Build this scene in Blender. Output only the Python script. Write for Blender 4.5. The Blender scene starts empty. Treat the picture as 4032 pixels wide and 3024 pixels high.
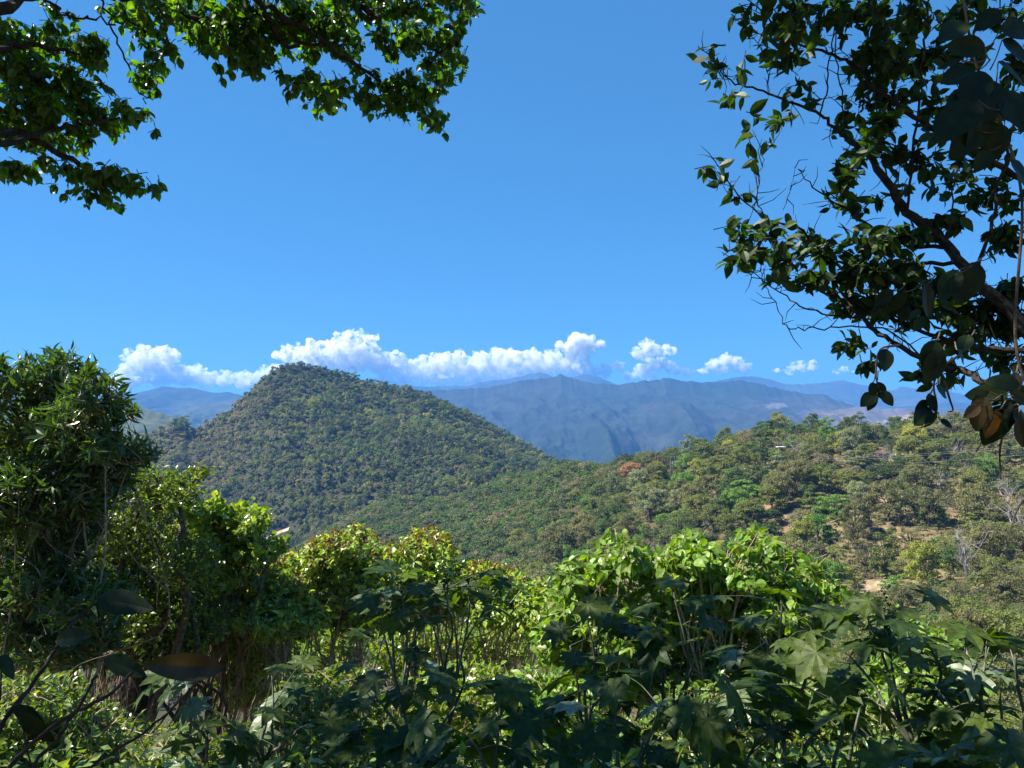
import bpy, math, random
import numpy as np

R = math.radians
F, HY = 773.6, 402.0            # focal length and eye-level row of a 1024x768 view
PITCH = math.atan((HY - 384) / F)
SUN_AZ, SUN_EL = -88.0, 53.0    # degrees, clockwise from the view direction
sc = bpy.context.scene
col = sc.collection

# ------------------------------------------------------------------ camera, sky, sun, exposure
cam_d = bpy.data.cameras.new("camera")
cam = bpy.data.objects.new("camera", cam_d)
col.objects.link(cam)
cam_d.sensor_width = 36
cam_d.lens = F * 36 / 1024
cam_d.clip_start, cam_d.clip_end = 0.05, 60000
cam.rotation_euler = (R(90) + PITCH, 0, 0)
sc.camera = cam

world = bpy.data.worlds.new("World")
sc.world = world
world.use_nodes = True
wn = world.node_tree
wn.nodes.clear()
sky = wn.nodes.new("ShaderNodeTexSky")
sky.sky_type = 'NISHITA'
sky.sun_disc = False
sky.sun_elevation = R(SUN_EL)
sky.sun_rotation = R(SUN_AZ)
sky.altitude = 1500
sky.air_density = 1.0
sky.dust_density = 0.0
sky.ozone_density = 6.0
bg = wn.nodes.new("ShaderNodeBackground")
bg.inputs[1].default_value = 0.077
hs = wn.nodes.new("ShaderNodeHueSaturation")
hs.inputs['Saturation'].default_value = 1.0
wo = wn.nodes.new("ShaderNodeOutputWorld")
gm = wn.nodes.new("ShaderNodeGamma")
gm.inputs[1].default_value = 0.46
ml = wn.nodes.new("ShaderNodeMix")
ml.data_type = 'RGBA'
ml.blend_type = 'MULTIPLY'
ml.inputs[0].default_value = 1.0
ml.inputs[7].default_value = (.40, 1.16, 1.98, 1)
wn.links.new(sky.outputs[0], gm.inputs[0])
wn.links.new(gm.outputs[0], ml.inputs[6])
wn.links.new(ml.outputs[2], hs.inputs['Color'])
wn.links.new(hs.outputs[0], bg.inputs[0])
wn.links.new(bg.outputs[0], wo.inputs[0])

sun_d = bpy.data.lights.new("sun", 'SUN')
sun_d.energy = 5.0
sun_d.angle = R(0.5)
sun_d.color = (1.0, 0.94, 0.84)
sun = bpy.data.objects.new("sun", sun_d)
col.objects.link(sun)
sun.rotation_euler = (R(90 - SUN_EL), 0, -R(SUN_AZ) + math.pi)
sun.location = (-40, 0, 60)

sc.view_settings.view_transform = 'Standard'
sc.view_settings.look = 'None'
sc.view_settings.exposure = 1.35
sc.view_settings.gamma = 1.0
sc.render.engine = 'CYCLES'
cy = sc.cycles
cy.max_bounces = 6
cy.diffuse_bounces = 3
cy.glossy_bounces = 2
cy.transmission_bounces = 4
cy.transparent_max_bounces = 8
cy.volume_bounces = 20
cy.use_denoising = True
cy.caustics_reflective = False
cy.caustics_refractive = False

# ------------------------------------------------------------------ helpers
cp, sp = math.cos(PITCH), math.sin(PITCH)

def P(px, py, d):
    """the world point seen at (px, py) of the 1024x768 view, d metres ahead"""
    px, py, d = np.broadcast_arrays(np.asarray(px, float), np.asarray(py, float), np.asarray(d, float))
    x = (px - 512) / F
    yc = -(py - 384) / F
    vy = cp - yc * sp
    vz = sp + yc * cp
    return np.stack([x / vy * d, d, vz / vy * d], -1)

def to_px(x, y, z):
    k = y * cp + z * sp
    return 512 + F * x / k, 384 - F * (z * cp - y * sp) / k

def norm(v):
    return v / np.maximum(np.linalg.norm(v, axis=-1, keepdims=True), 1e-9)

def hash2(ix, iy, seed):
    h = (ix.astype(np.int64) * 374761393 + iy.astype(np.int64) * 668265263 + seed * 974634777) & 0xFFFFFFFF
    h = ((h ^ (h >> 13)) * 1274126177) & 0xFFFFFFFF
    return ((h ^ (h >> 16)) & 0xFFFFFF) / float(0xFFFFFF)

def vnoise(x, y, seed=0):
    x, y = np.broadcast_arrays(np.asarray(x, float), np.asarray(y, float))
    ix, iy = np.floor(x), np.floor(y)
    fx, fy = x - ix, y - iy
    fx, fy = fx * fx * (3 - 2 * fx), fy * fy * (3 - 2 * fy)
    a, b = hash2(ix, iy, seed), hash2(ix + 1, iy, seed)
    c, d = hash2(ix, iy + 1, seed), hash2(ix + 1, iy + 1, seed)
    return (a * (1 - fx) + b * fx) * (1 - fy) + (c * (1 - fx) + d * fx) * fy

def fbm(x, y, seed=0, octv=4):
    s, a, t = 0, 1.0, 0
    x = np.asarray(x, float); y = np.asarray(y, float)
    for k in range(octv):
        s = s + a * (vnoise(x, y, seed + k) - .5)
        t += a
        a *= .5
        x, y = x * 2.03 + 7.1, y * 2.03 + 3.7
    return s / t * 2

def ridged(x, y, seed=0, octv=4):
    s, a, t = 0, 1.0, 0
    x = np.asarray(x, float); y = np.asarray(y, float)
    for k in range(octv):
        s = s + a * (1 - np.abs(2 * vnoise(x, y, seed + k) - 1))
        t += a
        a *= .5
        x, y = x * 2.1 + 5.3, y * 2.1 + 1.9
    return s / t

class MB:
    """collects vertices and faces; build() links them as one mesh object"""
    def __init__(self):
        self.v, self.f, self.t, self.n = [], [], [], 0
    def add(self, v, faces, tint=None):
        v = np.asarray(v, np.float32).reshape(-1, 3)
        for f in faces:
            f = np.asarray(f, np.int64)
            if len(f):
                self.f.append(f + self.n)
        self.v.append(v)
        self.t.append(np.broadcast_to(np.asarray(tint if tint is not None else (1, 1, 1), np.float32), (len(v), 3)))
        self.n += len(v)
    def mesh(self, name, mat, smooth=False, tint=False):
        me = bpy.data.meshes.new(name)
        v = np.concatenate(self.v) if self.v else np.zeros((0, 3), np.float32)
        me.vertices.add(len(v))
        me.vertices.foreach_set("co", v.ravel())
        nl = sum(f.size for f in self.f)
        npoly = sum(len(f) for f in self.f)
        me.loops.add(nl)
        me.polygons.add(npoly)
        me.loops.foreach_set("vertex_index", np.concatenate([f.ravel() for f in self.f]).astype(np.int32))
        tot = np.concatenate([np.full(len(f), f.shape[1], np.int32) for f in self.f])
        me.polygons.foreach_set("loop_start", (np.cumsum(tot) - tot).astype(np.int32))
        me.update(calc_edges=True)
        if tint:
            at = me.attributes.new("tint", 'FLOAT_COLOR', 'POINT')
            c = np.concatenate(self.t)
            at.data.foreach_set("color", np.concatenate([c, np.ones((len(c), 1), np.float32)], 1).astype(np.float32).ravel())
        me.polygons.foreach_set("use_smooth", np.full(npoly, smooth))
        me.materials.append(mat)
        return me
    def build(self, name, mat, parent=None, smooth=False, tint=False):
        o = bpy.data.objects.new(name, self.mesh(name, mat, smooth, tint))
        col.objects.link(o)
        if parent is not None:
            o.parent = parent
            o.matrix_parent_inverse = parent.matrix_basis.inverted() if False else o.matrix_parent_inverse
        return o

def tag(o, label=None, cat=None, group=None, kind=None):
    for k, v in (('label', label), ('category', cat), ('group', group), ('kind', kind)):
        if v:
            o[k] = v
    return o

def thing(name, label, cat, loc=(0, 0, 0), group=None):
    o = bpy.data.objects.new(name, None)
    o.empty_display_size = .3
    o.location = tuple(float(c) for c in loc)
    col.objects.link(o)
    return tag(o, label, cat, group)

def part(mb, name, mat, root, smooth=False):
    """a part whose mesh was laid out in world coordinates, hung on its thing"""
    if not mb.f:
        return None
    off = np.array(root.location, np.float32)
    mb.v = [v - off for v in mb.v]
    return mb.build(name, mat, root, smooth)

def catmull(pts, k=4):
    pts = np.asarray(pts, float)
    if len(pts) < 3:
        t = np.linspace(0, 1, k + 1)[:, None]
        return pts[0] * (1 - t) + pts[-1] * t
    q = np.vstack([2 * pts[0] - pts[1], pts, 2 * pts[-1] - pts[-2]])
    out = []
    for i in range(1, len(q) - 2):
        p0, p1, p2, p3 = q[i - 1], q[i], q[i + 1], q[i + 2]
        for t in np.arange(k) / k:
            out.append(.5 * ((2 * p1) + (-p0 + p2) * t + (2 * p0 - 5 * p1 + 4 * p2 - p3) * t * t + (-p0 + 3 * p1 - 3 * p2 + p3) * t ** 3))
    out.append(q[-2])
    return np.array(out)

def tube(mb, pts, r0, r1, sides=6):
    pts = np.asarray(pts, float)
    n = len(pts)
    tan = norm(np.gradient(pts, axis=0))
    up = np.array([0.31, 0.17, 0.93])
    a = norm(np.cross(tan, up) + 1e-6)
    b = np.cross(tan, a)
    th = np.linspace(0, 2 * np.pi, sides, endpoint=False)
    rr = np.linspace(r0, r1, n)[:, None, None]
    ring = pts[:, None, :] + rr * (np.cos(th)[None, :, None] * a[:, None, :] + np.sin(th)[None, :, None] * b[:, None, :])
    i = np.arange(n - 1)[:, None] * sides
    j = np.arange(sides)[None, :]
    j2 = (j + 1) % sides
    q = np.stack([i + j, i + j2, i + sides + j2, i + sides + j], -1).reshape(-1, 4)
    caps = [np.arange(sides)[::-1][None, :], (np.arange(sides) + (n - 1) * sides)[None, :]]
    mb.add(ring.reshape(-1, 3), [q] + caps)

def sticks(mb, A, B, ra, rb):
    """many thin three-sided twigs at once"""
    A = np.asarray(A, float).reshape(-1, 3); B = np.asarray(B, float).reshape(-1, 3)
    if not len(A):
        return
    t = norm(B - A)
    a = norm(np.cross(t, np.array([.2, .35, .9])) + 1e-6)
    b = np.cross(t, a)
    ra = np.broadcast_to(np.asarray(ra, float), (len(A),))[:, None]
    rb = np.broadcast_to(np.asarray(rb, float), (len(A),))[:, None]
    vs = []
    for base, r in ((A, ra), (B, rb)):
        for k in range(3):
            c, s = math.cos(k * 2.0944), math.sin(k * 2.0944)
            vs.append(base + r * (c * a + s * b))
    v = np.stack(vs, 1)
    i = np.arange(len(A))[:, None] * 6
    f = np.concatenate([i + np.array([[0, 1, 4, 3]]), i + np.array([[1, 2, 5, 4]]), i + np.array([[2, 0, 3, 5]])])
    mb.add(v.reshape(-1, 3), [f])

# leaf templates: (verts x across / y along / z up, quads, tris)
def tpl_oval(w=.5, fold=.10, curl=.12, wide_at=.45):
    ys = [.12, .30, .52, .76]
    ws = [w * .27, w * .45, w * .5, w * .31]
    v = [(0, 0, 0)]
    for y, ww in zip(ys, ws):
        z = -curl * y * y
        v += [(-ww, y, z + fold * ww / w * 2), (0, y, z), (ww, y, z + fold * ww / w * 2)]
    v.append((0, 1, -curl * 1.3))
    q = []
    for k in range(3):
        a = 1 + 3 * k
        q += [(a, a + 1, a + 4, a + 3), (a + 1, a + 2, a + 5, a + 4)]
    t = [(0, 2, 1), (0, 3, 2), (10, 11, 13), (11, 12, 13)]
    return np.array(v, float), np.array(q), np.array(t)

def tpl_fine(w=.6, fold=.05, curl=.08, rows=9):
    """a large leaf seen close: curved margin, midrib, gently wavy blade"""
    ys = (1 - np.cos(np.linspace(0, math.pi, rows + 2)[1:-1])) / 2
    v = [(0, 0, 0)]
    for k, y in enumerate(ys):
        ww = w * .5 * (math.sin(math.pi * y ** .8)) ** .75
        z = -curl * y * y
        for f in (-1, -.5, 0, .5, 1):
            v.append((ww * f, y, z + fold * abs(f) * ww / w * 2 + (.012 * math.sin(k * 1.9 + f * 2) if abs(f) > .6 else 0)))
    v.append((0, 1, -curl * 1.2))
    q = []
    for k in range(rows - 1):
        for j in range(4):
            a = 1 + 5 * k + j
            q.append((a, a + 1, a + 6, a + 5))
    e = 1 + 5 * (rows - 1)
    t = [(0, 2 + j, 1 + j) for j in range(4)] + [(e + j, e + j + 1, len(v) - 1) for j in range(4)]
    return np.array(v, float), np.array(q), np.array(t)

def tpl_small(w=.55, curl=.1):
    v = [(0, 0, 0), (-w / 2, .45, .06 - curl * .2), (0, .5, -curl * .25), (w / 2, .45, .06 - curl * .2), (0, 1, -curl)]
    return np.array(v, float), np.zeros((0, 4), int), np.array([(0, 2, 1), (0, 3, 2), (1, 2, 4), (2, 3, 4)])

def tpl_palmate(seed=0, lobes=8, droop=.18):
    rg = random.Random(seed)
    v = [(0, 0, 0.0)]
    q, t = [], []
    ang = np.linspace(-148, 148, lobes)
    half = (ang[1] - ang[0]) / 2
    def pt(r, a, z=0):
        a = math.radians(a)
        return (r * math.sin(a), r * math.cos(a), z - droop * r * r)
    val = []
    for k in range(lobes + 1):
        a = ang[0] - half * .8 if k == 0 else (ang[-1] + half * .8 if k == lobes else (ang[k - 1] + ang[k]) / 2)
        rr = .20 if k in (0, lobes) else .40
        val.append(len(v)); v.append(pt(rr, a, .01))
    for k, a in enumerate(ang):
        L = 1.0 * (1 - .42 * (abs(a) / 148) ** 1.5) * rg.uniform(.92, 1.06)
        w = .205 * L
        fr = [.42, .55, .68, .82]
        wd = [.95, 1.05, .85, .5]
        mid, lft, rgt = [], [], []
        for f_, w_ in zip(fr, wd):
            r = L * f_
            jit = rg.uniform(.9, 1.12)
            mid.append(len(v)); v.append(pt(r, a, -.025))
            for sgn, lst in ((-1, lft), (1, rgt)):
                aa = math.radians(a)
                ww = w * w_ * jit * sgn
                x = r * math.sin(aa) + ww * math.cos(aa)
                y = r * math.cos(aa) - ww * math.sin(aa)
                lst.append(len(v)); v.append((x, y, .025 - droop * r * r))
        tip = len(v); v.append(pt(L, a, -.02))
        q += [(0, mid[0], lft[0], val[k]), (0, val[k + 1], rgt[0], mid[0])]
        for m in range(3):
            q += [(mid[m], mid[m + 1], lft[m + 1], lft[m]), (mid[m], rgt[m], rgt[m + 1], mid[m + 1])]
        t += [(mid[3], tip, lft[3]), (mid[3], rgt[3], tip)]
    return np.array(v, float), np.array(q), np.array(t)

def leaves(mb, tpl, pos, dr, nrm, size, wob=0, rng=None):
    v, q, t = tpl
    D = norm(dr)
    N = norm(nrm - (nrm * D).sum(-1, keepdims=True) * D)
    X = np.cross(D, N)
    s = np.broadcast_to(np.asarray(size, float), (len(pos),))[:, None, None]
    W = pos[:, None, :] + s * (v[None, :, 0, None] * X[:, None, :] + v[None, :, 1, None] * D[:, None, :] + v[None, :, 2, None] * N[:, None, :])
    k = np.arange(len(pos))[:, None, None] * len(v)
    mb.add(W.reshape(-1, 3), [(q[None] + k).reshape(-1, 4) if len(q) else [], (t[None] + k).reshape(-1, 3) if len(t) else []])

# ------------------------------------------------------------------ materials
def mat_new(name):
    m = bpy.data.materials.new(name)
    m.use_nodes = True
    nt = m.node_tree
    nt.nodes.clear()
    out = nt.nodes.new("ShaderNodeOutputMaterial")
    return m, nt, out

def ramp(nt, src, cols, spread=(0, 1)):
    r = nt.nodes.new("ShaderNodeValToRGB")
    n = len(cols)
    els = r.color_ramp.elements
    while len(els) < n:
        els.new(.5)
    for i, c in enumerate(cols):
        els[i].position = spread[0] + (spread[1] - spread[0]) * i / max(1, n - 1)
        els[i].color = (*c, 1)
    nt.links.new(src, r.inputs[0])
    return r.outputs[0]

def leaf_mat(name, cols, tcol=None, trans=.3, rough=.4, spec=.5, objvar=0.0, tint=False, coat=0):
    m, nt, out = mat_new(name)
    L = nt.links.new
    geo = nt.nodes.new("ShaderNodeNewGeometry")
    src = geo.outputs['Random Per Island']
    if tint:
        at = nt.nodes.new("ShaderNodeAttribute"); at.attribute_name = "tint"
        hv = nt.nodes.new("ShaderNodeHueSaturation")
        mr = nt.nodes.new("ShaderNodeMapRange")
        L(src, mr.inputs[0]); mr.inputs[3].default_value = .75; mr.inputs[4].default_value = 1.25
        L(mr.outputs[0], hv.inputs['Value']); L(at.outputs[0], hv.inputs['Color'])
        c = hv.outputs[0]
    else:
        c = ramp(nt, src, cols)
    if not tint and not objvar:
        tc = nt.nodes.new("ShaderNodeTexCoord")
        nz = nt.nodes.new("ShaderNodeTexNoise"); nz.inputs['Scale'].default_value = 22; nz.inputs['Detail'].default_value = 5
        L(tc.outputs['Object'], nz.inputs['Vector'])
        mr = nt.nodes.new("ShaderNodeMapRange"); mr.inputs[1].default_value = .3; mr.inputs[2].default_value = .7
        mr.inputs[3].default_value = .62; mr.inputs[4].default_value = 1.4
        hv = nt.nodes.new("ShaderNodeHueSaturation"); L(nz.outputs[0], mr.inputs[0]); L(mr.outputs[0], hv.inputs['Value']); L(c, hv.inputs['Color'])
        c = hv.outputs[0]
    if objvar:
        oi = nt.nodes.new("ShaderNodeObjectInfo")
        hv = nt.nodes.new("ShaderNodeHueSaturation")
        a = nt.nodes.new("ShaderNodeMapRange"); L(oi.outputs['Random'], a.inputs[0])
        a.inputs[3].default_value = 1 - objvar; a.inputs[4].default_value = 1 + objvar
        b = nt.nodes.new("ShaderNodeMapRange"); L(oi.outputs['Random'], b.inputs[0])
        b.inputs[3].default_value = .5 + objvar * .07; b.inputs[4].default_value = .5 - objvar * .07
        L(c, hv.inputs['Color']); L(a.outputs[0], hv.inputs['Value']); L(b.outputs[0], hv.inputs['Hue'])
        c = hv.outputs[0]
    pb = nt.nodes.new("ShaderNodeBsdfPrincipled")
    L(c, pb.inputs['Base Color'])
    pb.inputs['Roughness'].default_value = rough
    pb.inputs['Specular IOR Level'].default_value = spec
    tr = nt.nodes.new("ShaderNodeBsdfTranslucent")
    g = nt.nodes.new("ShaderNodeMix"); g.data_type = 'RGBA'; g.blend_type = 'MULTIPLY'
    g.inputs['Factor'].default_value = 1
    L(c, g.inputs[6]); g.inputs[7].default_value = (*(tcol or (2.4, 2.2, .5)), 1)
    L(g.outputs[2], tr.inputs[0])
    mx = nt.nodes.new("ShaderNodeMixShader")
    mx.inputs[0].default_value = trans
    L(pb.outputs[0], mx.inputs[1]); L(tr.outputs[0], mx.inputs[2]); L(mx.outputs[0], out.inputs[0])
    return m

def plain_mat(name, cols, scale=8, rough=.85, bump=.0, spec=.3, detail=6, metal=0):
    m, nt, out = mat_new(name)
    L = nt.links.new
    tc = nt.nodes.new("ShaderNodeTexCoord")
    nz = nt.nodes.new("ShaderNodeTexNoise")
    nz.inputs['Scale'].default_value = scale
    nz.inputs['Detail'].default_value = detail
    L(tc.outputs['Object'], nz.inputs['Vector'])
    c = ramp(nt, nz.outputs[0], cols, (.32, .68))
    pb = nt.nodes.new("ShaderNodeBsdfPrincipled")
    L(c, pb.inputs['Base Color'])
    pb.inputs['Roughness'].default_value = rough
    pb.inputs['Specular IOR Level'].default_value = spec
    pb.inputs['Metallic'].default_value = metal
    if bump:
        b = nt.nodes.new("ShaderNodeBump"); b.inputs['Strength'].default_value = bump
        b.inputs['Distance'].default_value = .02
        L(nz.outputs[0], b.inputs['Height']); L(b.outputs[0], pb.inputs['Normal'])
    L(pb.outputs[0], out.inputs[0])
    return m

def tint_mat(name, scale, lo=.6, hi=1.4, bumpd=0, detail=8):
    """surface whose colour comes from the mesh's own tint, broken up by noise"""
    m, nt, out = mat_new(name)
    L = nt.links.new
    at = nt.nodes.new("ShaderNodeAttribute"); at.attribute_name = "tint"
    tc = nt.nodes.new("ShaderNodeTexCoord")
    nz = nt.nodes.new("ShaderNodeTexNoise"); nz.inputs['Scale'].default_value = scale; nz.inputs['Detail'].default_value = detail
    nz.inputs['Roughness'].default_value = .65
    L(tc.outputs['Object'], nz.inputs['Vector'])
    mr = nt.nodes.new("ShaderNodeMapRange"); mr.inputs[1].default_value = .3; mr.inputs[2].default_value = .7
    mr.inputs[3].default_value = lo; mr.inputs[4].default_value = hi
    L(nz.outputs[0], mr.inputs[0])
    hv = nt.nodes.new("ShaderNodeHueSaturation"); L(at.outputs[0], hv.inputs['Color']); L(mr.outputs[0], hv.inputs['Value'])
    pb = nt.nodes.new("ShaderNodeBsdfPrincipled"); pb.inputs['Roughness'].default_value = .95
    pb.inputs['Specular IOR Level'].default_value = .1
    L(hv.outputs[0], pb.inputs['Base Color'])
    if bumpd:
        b = nt.nodes.new("ShaderNodeBump"); b.inputs['Strength'].default_value = 1; b.inputs['Distance'].default_value = bumpd
        L(nz.outputs[0], b.inputs['Height']); L(b.outputs[0], pb.inputs['Normal'])
    L(pb.outputs[0], out.inputs[0])
    return m

M = {}
M['bark'] = plain_mat("bark", [(.045, .035, .026), (.11, .085, .06), (.17, .14, .11)], 18, .9, .6)
M['bark_dark'] = plain_mat("dark_bark", [(.014, .012, .009), (.032, .027, .02), (.058, .05, .04)], 22, .9, .6)
M['bark_pale'] = plain_mat("pale_bark", [(.16, .12, .08), (.30, .23, .16), (.42, .35, .27)], 20, .85, .4)
M['twig_pale'] = plain_mat("pale_twig", [(.22, .16, .10), (.34, .26, .17), (.46, .37, .26)], 30, .8, .2)
M['twig_grey'] = plain_mat("grey_twig", [(.20, .18, .17), (.30, .27, .26), (.38, .35, .34)], 3, .9, 0)
M['castor_stem'] = plain_mat("castor_stem", [(.05, .06, .035), (.10, .115, .07), (.20, .20, .15)], 9, .7, .2)

M['over_l'] = leaf_mat("overhead_leaf", [(0.027, 0.056, 0.013), (0.044, 0.088, 0.018), (0.056, 0.112, 0.020), (0.094, 0.144, 0.025), (0.062, 0.112, 0.022), (0.085, 0.105, 0.025)], (2.3, 3.1, .3), .45, .36, .5)
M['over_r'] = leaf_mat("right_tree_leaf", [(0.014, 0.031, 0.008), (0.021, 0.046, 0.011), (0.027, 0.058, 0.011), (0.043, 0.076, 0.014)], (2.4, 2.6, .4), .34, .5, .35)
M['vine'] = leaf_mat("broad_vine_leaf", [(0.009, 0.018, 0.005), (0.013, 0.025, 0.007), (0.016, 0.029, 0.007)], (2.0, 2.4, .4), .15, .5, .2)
M['vine_brown'] = leaf_mat("browning_leaf", [(0.018, 0.033, 0.008), (0.072, 0.039, 0.018), (0.102, 0.060, 0.030)], (2.0, 1.6, .4), .3, .45, .4)
M['lance'] = leaf_mat("lance_leaf", [(0.028, 0.059, 0.016), (0.044, 0.085, 0.021), (0.062, 0.116, 0.025), (0.093, 0.155, 0.034)], (2.2, 2.4, .4), .25, .30, .55)
M['smallleaf'] = leaf_mat("small_leaf", [(0.054, 0.087, 0.018), (0.086, 0.138, 0.023), (0.134, 0.206, 0.028), (0.210, 0.275, 0.035)], (2.4, 2.4, .4), .36, .32, .5)
M['round'] = leaf_mat("round_leaf", [(0.077, 0.127, 0.031), (0.144, 0.233, 0.039), (0.206, 0.296, 0.048), (0.285, 0.317, 0.059)], (2.2, 2.2, .4), .36, .34, .5)
M['redtip'] = leaf_mat("glossy_leaf", [(0.103, 0.175, 0.035), (0.164, 0.265, 0.047), (0.233, 0.349, 0.059), (0.350, 0.448, 0.089), (0.329, 0.349, 0.117)], (2.2, 2.2, .4), .28, .28, .6)
M['young'] = leaf_mat("young_red_leaf", [(.16, .085, .035), (.19, .10, .04), (.14, .10, .04), (.17, .13, .045)], (1.8, 1.2, .5), .4, .4, .4)
M['bright'] = leaf_mat("bright_leaf", [(.16, .19, .04), (0.075, 0.152, 0.021), (0.125, 0.234, 0.028), (0.166, 0.287, 0.036), (0.217, 0.318, 0.048), (0.166, 0.257, 0.041)], (2.0, 2.0, .35), .38, .42, .5)
M['castor'] = leaf_mat("castor_leaf", [(0.022, 0.045, 0.009), (0.032, 0.059, 0.011), (0.045, 0.074, 0.013), (0.061, 0.091, 0.013)], (2.6, 2.8, .3), .38, .5, .28)
M['castor_lit'] = leaf_mat("lit_castor_leaf", [(0.099, 0.142, 0.072), (0.119, 0.161, 0.079), (0.139, 0.180, 0.094)], (1.4, 1.8, .4), .25, .42, .5)  # paler copy of the castor leaf, sunlit gloss put into its colour
M['seed'] = leaf_mat("seed_pod", [(.03, .045, .02), (.05, .07, .03)], (1, 1, 1), .0, .6, .3)
M['undergrowth'] = leaf_mat("undergrowth_leaf", [(0.045, 0.088, 0.020), (0.081, 0.152, 0.030), (0.144, 0.234, 0.042), (0.245, 0.273, 0.067)], (2.2, 2.2, .4), .3, .34, .5)

# ------------------------------------------------------------------ the ground
NEAR = [(0, -1.6), (2.5, -1.9), (6, -3.2), (12, -5.6), (20, -10), (35, -18), (60, -29)]
COLS = {
    -900: [(100, -45), (200, -75), (400, -110), (650, -120), (2000, -160)],
    0: [(100, -48), (200, -85), (400, -135), (650, -160), (2000, -200)],
    256: [(100, -48), (200, -85), (400, -120), (620, -132), (1000, -150), (2000, -200)],
    400: [(100, -46), (200, -78), (300, -95), (450, -91), (560, -74), (640, -90), (900, -150), (2000, -200)],
    512: [(100, -46), (200, -72), (300, -76), (400, -68), (520, -57), (600, -80), (900, -160), (2000, -250)],
    562: [(100, -44), (200, -66), (300, -63), (400, -51), (480, -44), (560, -62), (900, -180), (2000, -280)],
    640: [(100, -42), (200, -58), (260, -52), (330, -41), (400, -31), (480, -50), (900, -200), (2000, -300)],
    760: [(100, -40), (150, -50), (200, -51), (240, -45), (290, -33), (340, -22), (375, -18.5), (450, -40), (900, -200), (2000, -300)],
    860: [(100, -38), (150, -46), (200, -46), (250, -34), (300, -22), (340, -17), (370, -18), (450, -40), (900, -200), (2000, -300)],
    1024: [(100, -36), (150, -41), (200, -38), (250, -28), (300, -20), (340, -16.5), (400, -25), (900, -200), (2000, -300)],
    1700: [(100, -32), (200, -20), (340, -6), (500, -20), (900, -150), (2000, -250)],
}
CPX = np.array(sorted(COLS))
CPROF = [np.array(NEAR + COLS[c] + [(9000, COLS[c][-1][1])], float) for c in CPX]

def H(x, y, rough=True):
    x, y = np.broadcast_arrays(np.asarray(x, float), np.asarray(y, float))
    r = np.hypot(x, y)
    az = np.arctan2(x, y)
    a = np.clip(az, -1.05, 1.05)
    px = np.clip(512 + F * np.tan(a), CPX[0], CPX[-1])
    d = r * np.cos(a)
    zs = np.stack([np.interp(d, p[:, 0], p[:, 1]) for p in CPROF], 0)
    k = np.clip(np.searchsorted(CPX, px, side='right') - 1, 0, len(CPX) - 2)
    t = (px - CPX[k]) / (CPX[k + 1] - CPX[k])
    t = t * t * (3 - 2 * t) * .5 + t * .5
    z0 = np.take_along_axis(zs, k[None], 0)[0]
    z1 = np.take_along_axis(zs, k[None] + 1, 0)[0]
    z = z0 * (1 - t) + z1 * t
    back = np.clip((np.abs(az) - 1.2) / .6, 0, 1)
    z = z * (1 - back) + (-1.6 + .25 * np.maximum(-y, 0) + np.where(y < 0, 0, -.5 * y)) * back
    if rough:
        z = z + fbm(x / 45, y / 45, 3) * np.clip((d - 40) / 120, 0, 1) * 5 + fbm(x / 3, y / 3, 9, 3) * .12 * np.clip(r / 4, 0, 1)
    return z

def grid_faces(nr, nc, wrap=False):
    i = np.arange(nr - 1)[:, None]
    j = np.arange(nc if wrap else nc - 1)[None, :]
    j2 = (j + 1) % nc
    return np.stack([i * nc + j, i * nc + j2, (i + 1) * nc + j2, (i + 1) * nc + j], -1).reshape(-1, 4)

# bare clearings on the right hillside: px, py, rx, ry (rows of the slope they lie on)
CLEAR = [(889, 496, 22, 6), (938, 470, 6, 6), (765, 505, 9, 8), (782, 527, 8, 12), (797, 547, 9, 9), (880, 588, 22, 9), (885, 456, 22, 3.5),
         (860, 520, 12, 6), (905, 540, 14, 6), (870, 552, 14, 5), (985, 508, 12, 5), (812, 443, 8, 3)]

def clear_amt(px, py):
    m = np.zeros_like(px)
    for cx, cy_, rx, ry in CLEAR:
        dd = ((px - cx) / rx) ** 2 + ((py - cy_) / ry) ** 2
        m = np.maximum(m, np.clip(1.5 - dd, 0, 1))
    return m

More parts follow.
